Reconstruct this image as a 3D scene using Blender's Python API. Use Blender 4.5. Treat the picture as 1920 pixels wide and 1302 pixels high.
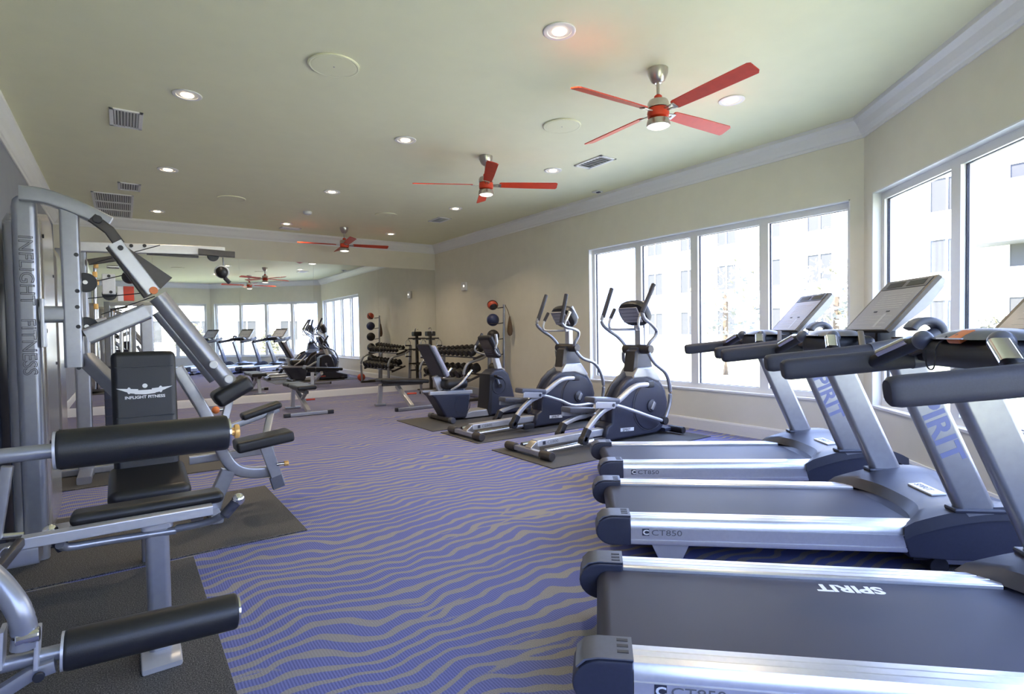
import bpy, bmesh, math, random
from mathutils import Vector, Matrix
for o in list(bpy.data.objects): bpy.data.objects.remove(o)
SC = bpy.context.scene
COL = SC.collection
R = math.radians
random.seed(7)
# ------------------------------------------------------------------ camera
FPX, YAW, PITCH, ROLL, CAMH = 1023.17, 0.6175, -0.0268, -0.0157, 1.2
_F = Vector((math.sin(YAW)*math.cos(PITCH), math.cos(YAW)*math.cos(PITCH), math.sin(PITCH)))
_R0 = Vector((math.cos(YAW), -math.sin(YAW), 0)); _U0 = _R0.cross(_F)
_R = math.cos(ROLL)*_R0 + math.sin(ROLL)*_U0
_U = -math.sin(ROLL)*_R0 + math.cos(ROLL)*_U0
CO = Vector((0, 0, CAMH))
cd = bpy.data.cameras.new('camera'); cam = bpy.data.objects.new('camera', cd); COL.objects.link(cam)
cd.sensor_width = 36; cd.lens = FPX/1920*36; cd.clip_start = 0.02; cd.clip_end = 400
cam.matrix_world = Matrix(((_R.x, _U.x, -_F.x, 0), (_R.y, _U.y, -_F.y, 0), (_R.z, _U.z, -_F.z, CAMH), (0, 0, 0, 1)))
SC.camera = cam
def ray(u, v): return _F + _R*((u-960)/FPX) - _U*((v-651)/FPX)
def atY(u, v, Y):
    d = ray(u, v); return CO + d*(Y/d.y)
def atZ(u, v, z):
    d = ray(u, v); return CO + d*((z-CAMH)/d.z)
# ------------------------------------------------------------------ world, sun, exposure
wd = bpy.data.worlds.new('sky'); SC.world = wd; wd.use_nodes = True
bg = wd.node_tree.nodes['Background']; bg.inputs[0].default_value = (0.42, 0.56, 1.0, 1); bg.inputs[1].default_value = 6.0
sl = bpy.data.lights.new('sun', 'SUN'); sl.energy = 17; sl.angle = R(0.6); sl.color = (1, 0.89, 0.66)
so = bpy.data.objects.new('sun', sl); COL.objects.link(so)
so.rotation_euler = Vector((0.62, -0.50, -0.95)).to_track_quat('-Z', 'Y').to_euler()
vs = SC.view_settings; vs.view_transform = 'Standard'; vs.look = 'None'; vs.gamma = 1; vs.use_curve_mapping = False
vs.exposure = 0.78

# ------------------------------------------------------------------ materials
MATS = {}
def mat(name, col, rough=0.5, metal=0.0, noise=0.0, nscale=40, bump=0.0, bscale=200, spec=0.5, emis=None, estr=0, coat=0):
    m = bpy.data.materials.new(name); m.use_nodes = True; nt = m.node_tree; b = nt.nodes['Principled BSDF']
    b.inputs['Roughness'].default_value = rough; b.inputs['Metallic'].default_value = metal
    b.inputs['Specular IOR Level'].default_value = spec; b.inputs['Coat Weight'].default_value = coat
    b.inputs['Base Color'].default_value = (*col, 1)
    tc = nt.nodes.new('ShaderNodeTexCoord')
    if noise:
        n = nt.nodes.new('ShaderNodeTexNoise'); n.inputs['Scale'].default_value = nscale; n.inputs['Detail'].default_value = 3
        nt.links.new(tc.outputs['Object'], n.inputs['Vector'])
        r = nt.nodes.new('ShaderNodeValToRGB')
        r.color_ramp.elements[0].position = 0.3; r.color_ramp.elements[1].position = 0.7
        r.color_ramp.elements[0].color = (*[max(0, c*(1-noise)) for c in col], 1)
        r.color_ramp.elements[1].color = (*[min(1, c*(1+noise)) for c in col], 1)
        nt.links.new(n.outputs['Fac'], r.inputs['Fac']); nt.links.new(r.outputs['Color'], b.inputs['Base Color'])
    if bump:
        n2 = nt.nodes.new('ShaderNodeTexNoise'); n2.inputs['Scale'].default_value = bscale; n2.inputs['Detail'].default_value = 2
        nt.links.new(tc.outputs['Object'], n2.inputs['Vector'])
        bp = nt.nodes.new('ShaderNodeBump'); bp.inputs['Strength'].default_value = bump; bp.inputs['Distance'].default_value = 0.004
        nt.links.new(n2.outputs['Fac'], bp.inputs['Height']); nt.links.new(bp.outputs['Normal'], b.inputs['Normal'])
    if emis:
        b.inputs['Emission Color'].default_value = (*emis, 1); b.inputs['Emission Strength'].default_value = estr
    MATS[name] = m; return m
mat('wall', (0.77, 0.73, 0.61), 0.75, noise=0.02, nscale=6, bump=0.08, bscale=260)
mat('wall_shaded', (0.29, 0.30, 0.35), 0.75, noise=0.02, nscale=6, bump=0.08, bscale=260)  # left wall: its shade is put into a darker, purple-grey colour
mat('ceiling', (0.82, 0.80, 0.565), 0.8, noise=0.015, nscale=5, bump=0.10, bscale=220)
mat('trim', (0.82, 0.81, 0.79), 0.45, noise=0.01)
mat('window_white', (0.80, 0.79, 0.77), 0.4, noise=0.01)
mat('gasket', (0.02, 0.02, 0.035), 0.5, noise=0.05)
mat('silver', (0.34, 0.345, 0.37), 0.32, 0.65, noise=0.04, nscale=30)
mat('silver_light', (0.54, 0.54, 0.56), 0.34, 0.5, noise=0.03, nscale=30)
mat('shroud_silver', (0.50, 0.49, 0.48), 0.22, 0.7, noise=0.03, nscale=12)
mat('aluminium', (0.74, 0.74, 0.76), 0.30, 0.75, noise=0.03, nscale=60)
mat('white_plastic', (0.70, 0.70, 0.70), 0.4, noise=0.02)
mat('chrome', (0.75, 0.74, 0.72), 0.12, 1.0, noise=0.02)
mat('nickel', (0.50, 0.47, 0.43), 0.28, 0.95, noise=0.03)
mat('navy_plastic', (0.030, 0.033, 0.055), 0.42, noise=0.06, nscale=90, bump=0.06, bscale=500)
mat('black_plastic', (0.018, 0.018, 0.022), 0.45, noise=0.06, nscale=90, bump=0.05, bscale=500)
mat('grey_plastic', (0.10, 0.105, 0.13), 0.35, noise=0.05, nscale=60)
mat('hood', (0.045, 0.047, 0.064), 0.42, 0.15, noise=0.04, nscale=50)
mat('foam_grip', (0.034, 0.034, 0.046), 0.62, noise=0.08, nscale=200, bump=0.08, bscale=600)
mat('belt', (0.019, 0.0205, 0.040), 0.52, noise=0.06, nscale=300, bump=0.06, bscale=900)  # black belt; the blue tint stands in for sky light on it
mat('vinyl', (0.012, 0.0115, 0.012), 0.42, noise=0.06, nscale=150, bump=0.10, bscale=350)
mat('vinyl_grey', (0.34, 0.34, 0.42), 0.42, noise=0.04, nscale=90, bump=0.08, bscale=350)
mat('rubber', (0.022, 0.022, 0.022), 0.8, noise=0.1, nscale=60)
mat('steel_dark', (0.065, 0.058, 0.055), 0.42, 0.4, noise=0.06)
mat('brass', (0.72, 0.42, 0.13), 0.35, 0.35, noise=0.05)
mat('orange', (0.75, 0.20, 0.05), 0.4, noise=0.05)
mat('red', (0.62, 0.055, 0.022), 0.4, noise=0.05)
mat('fan_red', (0.60, 0.042, 0.010), 0.45, noise=0.06, nscale=20)
mat('ball_blue', (0.018, 0.026, 0.085), 0.42, noise=0.06, bump=0.1, bscale=250)
mat('ball_black', (0.014, 0.013, 0.014), 0.5, noise=0.1, bump=0.1, bscale=250)
mat('ball_red', (0.50, 0.07, 0.03), 0.45, noise=0.06, bump=0.1, bscale=250)
mat('net_brown', (0.14, 0.085, 0.05), 0.8, noise=0.25, nscale=120, bump=0.3, bscale=200)
mat('print_white', (0.80, 0.80, 0.80), 0.5, noise=0.01)
mat('print_blue', (0.16, 0.18, 0.32), 0.45, noise=0.02)
mat('print_dark', (0.03, 0.03, 0.045), 0.5, noise=0.02)
mat('letter_grey', (0.13, 0.13, 0.14), 0.5, noise=0.02)
mat('console_face', (0.36, 0.35, 0.40), 0.28, noise=0.03, nscale=60)
mat('screen_dark', (0.06, 0.05, 0.05), 0.12, noise=0.05)
mat('console_trim', (0.11, 0.09, 0.07), 0.35, noise=0.05)
mat('lamp_lens', (0.9, 0.9, 0.88), 0.3, noise=0.01, emis=(1, 0.93, 0.8), estr=1.2)
mat('bulb', (0.9, 0.8, 0.6), 0.3, noise=0.01, emis=(1, 0.80, 0.50), estr=9)
mat('reflector', (0.80, 0.72, 0.55), 0.25, 0.6, noise=0.02)
mat('siding', (0.80, 0.80, 0.82), 0.7, noise=0.03, nscale=2)
mat('siding_grey', (0.115, 0.12, 0.15), 0.7, noise=0.03, nscale=2)
mat('roof_shingle', (0.30, 0.31, 0.36), 0.8, noise=0.1, nscale=8)
mat('house_glass', (0.07, 0.07, 0.075), 0.6, noise=0.03)
mat('lawn', (0.46, 0.47, 0.26), 0.9, noise=0.2, nscale=2)
mat('paving', (0.66, 0.63, 0.57), 0.85, noise=0.06, nscale=3)
mat('leaf', (0.26, 0.25, 0.18), 0.7, noise=0.3, nscale=6)
mat('bark', (0.16, 0.12, 0.09), 0.8, noise=0.2, nscale=12)
def special():
    # rubber floor mat with pale flecks
    m = mat('mat_rubber', (0.03, 0.03, 0.03), 0.75); nt = m.node_tree; b = nt.nodes['Principled BSDF']
    tc = nt.nodes['Texture Coordinate']
    n = nt.nodes.new('ShaderNodeTexNoise'); n.inputs['Scale'].default_value = 230; n.inputs['Detail'].default_value = 2
    nt.links.new(tc.outputs['Object'], n.inputs['Vector'])
    r = nt.nodes.new('ShaderNodeValToRGB'); e = r.color_ramp.elements
    e[0].position = 0.45; e[0].color = (0.026, 0.025, 0.025, 1); e[1].position = 0.70; e[1].color = (0.19, 0.185, 0.175, 1)
    nt.links.new(n.outputs['Fac'], r.inputs['Fac']); nt.links.new(r.outputs['Color'], b.inputs['Base Color'])
    bp = nt.nodes.new('ShaderNodeBump'); bp.inputs['Strength'].default_value = 0.25; bp.inputs['Distance'].default_value = 0.003
    nt.links.new(n.outputs['Fac'], bp.inputs['Height']); nt.links.new(bp.outputs['Normal'], b.inputs['Normal'])
    # mirror
    m = bpy.data.materials.new('mirror'); m.use_nodes = True; nt = m.node_tree; b = nt.nodes['Principled BSDF']
    b.inputs['Base Color'].default_value = (0.86, 0.87, 0.85, 1); b.inputs['Metallic'].default_value = 1; b.inputs['Roughness'].default_value = 0
    MATS['mirror'] = m
    # thin window glass: mostly clear, a little mirror-like at grazing angles
    m = bpy.data.materials.new('glass'); m.use_nodes = True; nt = m.node_tree; nt.nodes.remove(nt.nodes['Principled BSDF'])
    t = nt.nodes.new('ShaderNodeBsdfTransparent'); t.inputs[0].default_value = (0.97, 0.98, 0.98, 1)
    g = nt.nodes.new('ShaderNodeBsdfGlossy'); g.inputs['Roughness'].default_value = 0.0
    lw = nt.nodes.new('ShaderNodeLayerWeight'); lw.inputs['Blend'].default_value = 0.5
    pw = nt.nodes.new('ShaderNodeMath'); pw.operation = 'POWER'; pw.inputs[1].default_value = 5; nt.links.new(lw.outputs['Facing'], pw.inputs[0])
    f = nt.nodes.new('ShaderNodeMath'); f.operation = 'MULTIPLY_ADD'; f.inputs[1].default_value = 0.6; f.inputs[2].default_value = 0.03; nt.links.new(pw.outputs[0], f.inputs[0])
    mx = nt.nodes.new('ShaderNodeMixShader'); nt.links.new(f.outputs[0], mx.inputs[0])
    nt.links.new(t.outputs[0], mx.inputs[1]); nt.links.new(g.outputs[0], mx.inputs[2])
    nt.links.new(mx.outputs[0], nt.nodes['Material Output'].inputs[0]); MATS['glass'] = m
    # carpet: blue ribbed pile with wandering grey-tan ripples
    m = bpy.data.materials.new('carpet'); m.use_nodes = True; nt = m.node_tree; L = nt.links.new; b = nt.nodes['Principled BSDF']
    b.inputs['Roughness'].default_value = 0.95; b.inputs['Specular IOR Level'].default_value = 0.0
    b.inputs['Sheen Weight'].default_value = 0.0; b.inputs['Sheen Roughness'].default_value = 0.6
    def N(t, **k):
        n = nt.nodes.new(t)
        for a, v in k.items(): setattr(n, a, v)
        return n
    def M(op, a, b2=None):
        n = N('ShaderNodeMath', operation=op)
        for i, v in enumerate((a, b2)):
            if v is None: continue
            if isinstance(v, (int, float)): n.inputs[i].default_value = v
            else: L(v, n.inputs[i])
        return n.outputs[0]
    geo = N('ShaderNodeNewGeometry'); sep = N('ShaderNodeSeparateXYZ'); L(geo.outputs['Position'], sep.inputs[0])
    X, Y = sep.outputs['X'], sep.outputs['Y']
    def noise(sx, sy, det, off=0.0):
        c = N('ShaderNodeCombineXYZ'); L(M('MULTIPLY', X, sx), c.inputs[0]); L(M('MULTIPLY', Y, sy), c.inputs[1]); c.inputs[2].default_value = off
        n = N('ShaderNodeTexNoise'); n.inputs['Scale'].default_value = 1; n.inputs['Detail'].default_value = det; L(c.outputs[0], n.inputs['Vector'])
        return n.outputs['Fac']
    def ripples(period, amp1, amp2, off):
        base = M('MULTIPLY', M('ADD', Y, M('MULTIPLY', X, 0.06)), 1/period)
        d = M('ADD', M('MULTIPLY', M('SUBTRACT', noise(1.3, 1.1, 1, off), 0.5), amp1), M('MULTIPLY', M('SUBTRACT', noise(4.5, 3.2, 1, off+3), 0.5), amp2))
        return M('SINE', M('MULTIPLY', M('ADD', base, d), 2*math.pi))
    s1 = ripples(0.090, 4.8, 1.9, 0.0); s2 = ripples(0.137, 3.6, 1.5, 20.0)
    wid = M('ADD', M('MULTIPLY', noise(1.6, 4, 1, 9.0), 1.5), -0.42)
    gate = M('MULTIPLY', M('SUBTRACT', noise(1.1, 2.6, 1, 31.0), 0.5), 2.6)
    both = M('MAXIMUM', M('SUBTRACT', s1, wid), M('SUBTRACT', M('ADD', s2, gate), 1.35))
    fray = M('MULTIPLY', M('SUBTRACT', noise(190, 190, 1, 5.0), 0.5), 0.55)
    mask = N('ShaderNodeMapRange', interpolation_type='SMOOTHSTEP'); mask.inputs['From Min'].default_value = -0.12; mask.inputs['From Max'].default_value = 0.14
    L(M('ADD', both, fray), mask.inputs['Value'])
    grain = noise(420, 420, 2, 1.0); rib = M('SINE', M('MULTIPLY', X, 2*math.pi/0.011))
    cb = N('ShaderNodeValToRGB'); cb.color_ramp.elements[0].position = 0.25; cb.color_ramp.elements[1].position = 0.75
    cb.color_ramp.elements[0].color = (0.10, 0.11, 0.26, 1); cb.color_ramp.elements[1].color = (0.20, 0.22, 0.48, 1)
    L(M('ADD', M('MULTIPLY', rib, 0.16), grain), cb.inputs[0])
    cs = N('ShaderNodeValToRGB'); cs.color_ramp.elements[0].position = 0.3; cs.color_ramp.elements[1].position = 0.72
    cs.color_ramp.elements[0].color = (0.14, 0.132, 0.125, 1); cs.color_ramp.elements[1].color = (0.44, 0.42, 0.40, 1)
    L(grain, cs.inputs[0])
    mx = N('ShaderNodeMix', data_type='RGBA'); L(mask.outputs[0], mx.inputs[0]); L(cb.outputs[0], mx.inputs[6]); L(cs.outputs[0], mx.inputs[7])
    L(mx.outputs[2], b.inputs['Base Color'])
    bp = N('ShaderNodeBump'); bp.inputs['Strength'].default_value = 0.35; bp.inputs['Distance'].default_value = 0.003
    L(M('ADD', grain, M('MULTIPLY', rib, 0.25)), bp.inputs['Height']); L(bp.outputs['Normal'], b.inputs['Normal'])
    MATS['carpet'] = m
special()

# ------------------------------------------------------------------ mesh helpers
def V(*a): return Vector(a)
def catmull(pts, k=5):
    pts = [Vector(p) for p in pts]; P = [2*pts[0]-pts[1]] + pts + [2*pts[-1]-pts[-2]]; out = []
    for i in range(1, len(P)-2):
        a, b, c, d = P[i-1:i+3]
        for j in range(k):
            t = j/k
            out.append(0.5*((2*b)+(c-a)*t+(2*a-5*b+4*c-d)*t*t+(3*b-a-3*c+d)*t**3))
    out.append(pts[-1]); return out
def circle(r, n=10): return [(r*math.cos(2*math.pi*i/n), r*math.sin(2*math.pi*i/n)) for i in range(n)]
def rrect(w, h, r, k=3):
    o = []
    r = min(r, w/2*.98, h/2*.98)
    for cx, cy, a0 in ((w/2-r, h/2-r, 0), (-w/2+r, h/2-r, 90), (-w/2+r, -h/2+r, 180), (w/2-r, -h/2+r, 270)):
        for i in range(k+1):
            a = R(a0+90*i/k); o.append((cx+r*math.cos(a), cy+r*math.sin(a)))
    return o
class MB:
    def __init__(s): s.v = []; s.f = []
    def add(s, vs, fs):
        o = len(s.v); s.v += [Vector(v) for v in vs]; s.f += [[i+o for i in f] for f in fs]; return s
    def sweep(s, pts, prof, up=(0, 0, 1), scl=None, twist=None):
        pts = [Vector(p) for p in pts]; up = Vector(up); n = len(prof); rings = []
        for i, p in enumerate(pts):
            if i == 0: t = pts[1]-pts[0]; m = 1
            elif i == len(pts)-1: t = pts[-1]-pts[-2]; m = 1
            else:
                t1 = (pts[i]-pts[i-1]).normalized(); t2 = (pts[i+1]-pts[i]).normalized(); t = t1+t2
                m = 1
            t.normalize(); side = t.cross(up)
            if side.length < 1e-4: side = t.cross(Vector((1, 0, 0)))
            side.normalize(); w = side.cross(t)
            k = scl[i] if scl else 1
            rings += [p+side*(a*k)+w*(b*k) for a, b in prof]
        fs = []
        for i in range(len(pts)-1):
            for j in range(n):
                fs.append([i*n+j, i*n+(j+1) % n, (i+1)*n+(j+1) % n, (i+1)*n+j])
        fs.append(list(range(n))[::-1]); fs.append([(len(pts)-1)*n+j for j in range(n)])
        return s.add(rings, fs)
    def tube(s, pts, r, n=10, sm=0, up=(0, 0, 1)):
        if sm: pts = catmull(pts, sm)
        return s.sweep(pts, circle(r, n), up)
    def bar(s, pts, w, h, r=0.008, up=(0, 0, 1), sm=0):
        if sm: pts = catmull(pts, sm)
        return s.sweep(pts, rrect(w, h, r, 2), up)
    def bmadd(s, bm, M=None):
        bm.verts.index_update(); s.add([(M @ v.co if M else v.co) for v in bm.verts], [[v.index for v in f.verts] for f in bm.faces]); bm.free(); return s
    def box(s, c, size, rot=None, bev=0, seg=2):
        bm = bmesh.new(); bmesh.ops.create_cube(bm, size=1)
        for v in bm.verts: v.co = Vector((v.co.x*size[0], v.co.y*size[1], v.co.z*size[2]))
        if bev: bmesh.ops.bevel(bm, geom=bm.edges[:], offset=min(bev, min(size)*.48), segments=seg, profile=.5, affect='EDGES')
        M = Matrix.Translation(Vector(c)) @ (rot.to_4x4() if rot else Matrix.Identity(4))
        return s.bmadd(bm, M)
    def bb(s, lo, hi, bev=0, seg=2): return s.box([(a+b)/2 for a, b in zip(lo, hi)], [abs(b-a) for a, b in zip(lo, hi)], None, bev, seg)
    def prism(s, poly, axis, a, b, bev=0, seg=2):
        bm = bmesh.new()
        def P(q, h): return {'x': (h, q[0], q[1]), 'y': (q[0], h, q[1]), 'z': (q[0], q[1], h)}[axis]
        lo = [bm.verts.new(P(q, a)) for q in poly]; hi = [bm.verts.new(P(q, b)) for q in poly]; n = len(poly)
        bm.faces.new(lo); bm.faces.new(hi[::-1])
        for i in range(n): bm.faces.new((lo[i], hi[i], hi[(i+1) % n], lo[(i+1) % n]))
        bmesh.ops.recalc_face_normals(bm, faces=bm.faces[:])
        if bev:
            cap = [e for e in bm.edges if (e.verts[0] in lo) == (e.verts[1] in lo)]
            bmesh.ops.bevel(bm, geom=cap, offset=bev, segments=seg, profile=.5, affect='EDGES')
        return s.bmadd(bm)
    def lathe(s, prof, o=(0, 0, 0), axis=(0, 0, 1), n=20):
        ax = Vector(axis).normalized(); o = Vector(o); u = ax.orthogonal().normalized(); w = ax.cross(u); vs = []; fs = []
        for r, h in prof:
            for j in range(n):
                a = 2*math.pi*j/n; vs.append(o+ax*h+(u*math.cos(a)+w*math.sin(a))*max(r, 1e-4))
        for i in range(len(prof)-1):
            for j in range(n): fs.append([i*n+j, i*n+(j+1) % n, (i+1)*n+(j+1) % n, (i+1)*n+j])
        fs.append(list(range(n))[::-1]); fs.append([(len(prof)-1)*n+j for j in range(n)])
        return s.add(vs, fs)
    def cyl(s, a, b, r, n=16, bev=0):
        a = Vector(a); b = Vector(b); L = (b-a).length
        pr = [(r, 0), (r, L)] if not bev else [(r-bev, 0), (r-bev*.3, bev*.3), (r, bev), (r, L-bev), (r-bev*.3, L-bev*.3), (r-bev, L)]
        return s.lathe(pr, a, b-a, n)
    def ball(s, c, r, n=16, m=10, sc=(1, 1, 1)):
        bm = bmesh.new(); bmesh.ops.create_uvsphere(bm, u_segments=n, v_segments=m, radius=r)
        return s.bmadd(bm, Matrix.Translation(Vector(c)) @ Matrix.Diagonal((*sc, 1)))
    def torus(s, c, R1, r, axis=(0, 0, 1), n=20, k=8, a0=0, a1=360):
        ax = Vector(axis).normalized(); u = ax.orthogonal().normalized(); w = ax.cross(u)
        full = abs(a1-a0) >= 360; pts = [Vector(c)+(u*math.cos(R(a0+(a1-a0)*i/n))+w*math.sin(R(a0+(a1-a0)*i/n)))*R1 for i in range(n+1)]
        return s.sweep(pts, circle(r, k), ax)
    def build(s, name, m, parent=None, smooth=True, world=False, kind=None, loc=None):
        vs = s.v
        if world and parent is not None:
            Mi = wmat(parent).inverted(); vs = [Mi @ v for v in vs]
        me = bpy.data.meshes.new(name); me.from_pydata([tuple(v) for v in vs], [], s.f); me.update()
        bm = bmesh.new(); bm.from_mesh(me); bmesh.ops.recalc_face_normals(bm, faces=bm.faces[:]); bm.to_mesh(me); bm.free()
        if smooth:
            me.polygons.foreach_set('use_smooth', [True]*len(me.polygons)); me.set_sharp_from_angle(angle=R(38))
        me.materials.append(MATS[m]); o = bpy.data.objects.new(name, me); COL.objects.link(o)
        if smooth: wn = o.modifiers.new('weighted_normal', 'WEIGHTED_NORMAL'); wn.keep_sharp = True; wn.weight = 80
        if parent is not None: o.parent = parent
        if kind: o['kind'] = kind
        if loc: o.location = loc
        return o
def wmat(o):
    M = o.matrix_basis.copy()
    while o.parent is not None: o = o.parent; M = o.matrix_basis @ M
    return M
def recenter(o):
    # move a one-mesh thing's origin to the middle of its base
    vs = [v.co for v in o.data.vertices]; c = Vector(((min(v.x for v in vs)+max(v.x for v in vs))/2, (min(v.y for v in vs)+max(v.y for v in vs))/2, min(v.z for v in vs)))
    o.data.transform(Matrix.Translation(-c)); o.location = c; return o
def tag(o, label, cat, group=None):
    o['label'] = label; o['category'] = cat
    if group: o['group'] = group
    return o
def thing(name, label, cat, loc=(0, 0, 0), rz=0, group=None):
    o = bpy.data.objects.new(name, None); COL.objects.link(o); o.empty_display_size = 0.1
    o.matrix_basis = Matrix.Translation(Vector(loc)) @ Matrix.Rotation(rz, 4, 'Z')
    return tag(o, label, cat, group)
def copy_tree(o, parent=None):
    c = o.copy(); COL.objects.link(c); c.parent = parent
    for ch in list(o.children): copy_tree(ch, c)
    return c
def text(name, s, size, org, xdir, ydir, m, parent, world=False, sx=1.0, bold=0.0, depth=0.0008, center=False, shear=0, outline=False):
    cu = bpy.data.curves.new(name, 'FONT'); cu.body = s; cu.size = size; cu.offset = bold; cu.extrude = depth; cu.shear = shear
    cu.resolution_u = 3
    if center: cu.align_x = 'CENTER'
    if outline:
        cu.fill_mode = 'NONE'; cu.extrude = 0; cu.bevel_depth = 0.0016; cu.bevel_resolution = 0
    t = bpy.data.objects.new(name, cu); me = bpy.data.meshes.new_from_object(t); bpy.data.objects.remove(t); bpy.data.curves.remove(cu)
    x = Vector(xdir).normalized(); y = Vector(ydir).normalized(); z = x.cross(y); o = Vector(org)
    M = Matrix(((x.x*sx, y.x, z.x, o.x), (x.y*sx, y.y, z.y, o.y), (x.z*sx, y.z, z.z, o.z), (0, 0, 0, 1)))
    if world: M = wmat(parent).inverted() @ M
    me.transform(M); me.materials.clear(); me.materials.append(MATS[m])
    ob = bpy.data.objects.new(name, me); COL.objects.link(ob); ob.parent = parent; return ob

# ------------------------------------------------------------------ room shell
XW, YC, YM, XL, HC = 5.60, 2.24, 10.754, -0.83, 3.12
d2 = V(-.6905, -.7234, 0); n2 = V(.7234, -.6905, 0); L2 = 4.385
C1 = V(XW, YC, 0); C2 = C1+d2*L2; YB = C2.y
poly = [(XL, YB), (C2.x, YB), (XW, YC), (XW, YM), (XL, YM)]
out = [(XL-.2, YB-.2), (C2.x+.08, YB-.2), (XW+.2, YC-.08), (XW+.2, YM+.2), (XL-.2, YM+.2)]
def struct(o): o['kind'] = 'structure'; return o
struct(MB().prism(out, 'z', -.12, 0).build('floor', 'carpet', smooth=False))
struct(MB().prism(out, 'z', HC, HC+.25).build('ceiling', 'ceiling', smooth=False))
def wall(name, P0, d, n, L, m, hole=None, th=.2, e0=0, e1=0):
    mb = MB()
    def pc(s0, s1, z0, z1):
        vs = [P0+d*s+n*t+V(0, 0, z) for z in (z0, z1) for s, t in ((s0, 0), (s1, 0), (s1, th), (s0, th))]
        mb.add(vs, [[0, 1, 2, 3], [4, 5, 6, 7], [0, 1, 5, 4], [1, 2, 6, 5], [2, 3, 7, 6], [3, 0, 4, 7]])
    if not hole: pc(-e0, L+e1, 0, HC)
    else:
        s0, s1, z0, z1 = hole
        pc(-e0, s0, 0, HC); pc(s1, L+e1, 0, HC); pc(s0, s1, 0, z0); pc(s0, s1, z1, HC)
    return struct(mb.build(name, m, smooth=False))
ZT, ZB = 2.4025, 0.4723
W1 = (V(XW, YM, 0), V(0, -1, 0), V(1, 0, 0)); W2 = (C1, d2, n2); W3 = (C2, V(-1, 0, 0), V(0, -1, 0))
h1 = (YM-5.907, YM-2.358, ZB, ZT); h2 = (.149, 4.246, ZB, ZT); h3 = (.12, 2.85, ZB, ZT)
wall('wall_right', *W1, YM-YC, 'wall', h1, e0=.2, e1=.0)
wall('wall_bay', *W2, L2, 'wall', h2)
wall('wall_back', *W3, C2.x-XL, 'wall', h3, e1=.2)
wall('wall_left', V(XL, YB, 0), V(0, 1, 0), V(-1, 0, 0), YM-YB, 'wall_shaded', e0=.0, e1=.2)
wall('wall_mirror_side', V(XL, YM, 0), V(1, 0, 0), V(0, 1, 0), XW-XL, 'wall')
def window(name, W, h, npane):
    P0, d, n = W; s0, s1, z0, z1 = h
    e = bpy.data.objects.new(name, None); COL.objects.link(e); e.matrix_basis = Matrix.Translation(P0+d*((s0+s1)/2)); struct(e)
    def slab(mb, a, b, c, dd, t0, t1):
        vs = [P0+d*s+n*t+V(0, 0, z) for z in (c, dd) for s, t in ((a, t0), (b, t0), (b, t1), (a, t1))]
        mb.add(vs, [[0, 1, 2, 3], [4, 5, 6, 7], [0, 1, 5, 4], [1, 2, 6, 5], [2, 3, 7, 6], [3, 0, 4, 7]])
    j = MB(); q = .012
    slab(j, s0, s0+q, z0, z1, 0, .2); slab(j, s1-q, s1, z0, z1, 0, .2); slab(j, s0, s1, z1-q, z1, 0, .2); slab(j, s0, s1, z0, z0+.02, -.012, .2)
    j.build('jamb_lining', 'window_white', e, False, True)
    t0, t1 = .075, .15; fw = .055
    f = MB(); slab(f, s0+q, s0+fw, z0+.02, z1-q, t0, t1); slab(f, s1-fw, s1-q, z0+.02, z1-q, t0, t1)
    slab(f, s0+fw, s1-fw, z1-fw-.02, z1-q, t0, t1); slab(f, s0+fw, s1-fw, z0+.02, z0+.075, t0, t1)
    f.build('frame', 'window_white', e, False, True)
    mw = .10; pw = ((s1-fw)-(s0+fw)-mw*(npane-1))/npane
    for k in range(npane):
        a = s0+fw+k*(pw+mw); b = a+pw; c = z0+.075; dd = z1-fw-.02
        if k: mm = MB(); slab(mm, a-mw, a, c, dd, t0-.01, t1); mm.build('mullion', 'window_white', e, False, True)
        g = MB(); w = .010
        slab(g, a, a+w, c, dd, .100, .118); slab(g, b-w, b, c, dd, .100, .118); slab(g, a, b, dd-w*.5, dd, .100, .118); slab(g, a, b, c, c+w*.5, .100, .118)
        g.build('gasket', 'gasket', e, False, True)
        p = MB(); slab(p, a+w, b-w, c+w, dd-w, .105, .112); p.build('pane', 'glass', e, False, True)
    # daylight portal guiding the sky light through this opening
    al = bpy.data.lights.new('window_portal', 'AREA'); al.shape = 'RECTANGLE'; al.size = s1-s0; al.size_y = z1-z0; al.cycles.is_portal = True
    ao = bpy.data.objects.new('window_portal', al); COL.objects.link(ao)
    zax = n; xax = d; yax = zax.cross(xax); c = P0+d*((s0+s1)/2)+n*.19+V(0, 0, (z0+z1)/2)
    ao.matrix_world = Matrix(((xax.x, yax.x, zax.x, c.x), (xax.y, yax.y, zax.y, c.y), (xax.z, yax.z, zax.z, c.z), (0, 0, 0, 1)))
window('window_1', W1, h1, 4); window('window_2', W2, h2, 4); window('window_3', W3, h3, 3)
def molding(name, P0, d, n, L, prof, m='trim', e0=0, e1=0):
    # prof: (distance into the room, z); mitred at its ends by e0/e1 per unit of projection
    mb = MB(); vs = []; k = len(prof)
    for s, e in ((0, e0), (L, e1)):
        for a, z in prof: vs.append(P0+d*(s+e*a*(1 if s == 0 else -1))-n*a+V(0, 0, z))
    mb.add(vs, [[i, (i+1) % k, k+(i+1) % k, k+i] for i in range(k)]+[list(range(k)), list(range(k, 2*k))])
    return struct(mb.build(name, m, smooth=False))
crown = [(0, 2.94), (.012, 2.94), (.018, 2.965), (.03, 2.972), (.05, 3.0), (.075, 3.05), (.10, 3.075), (.112, 3.085), (.112, HC), (0, HC)]
base = [(0, 0), (.018, 0), (.018, .115), (.012, .135), (0, .135)]
tb = math.tan(R(22))
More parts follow.
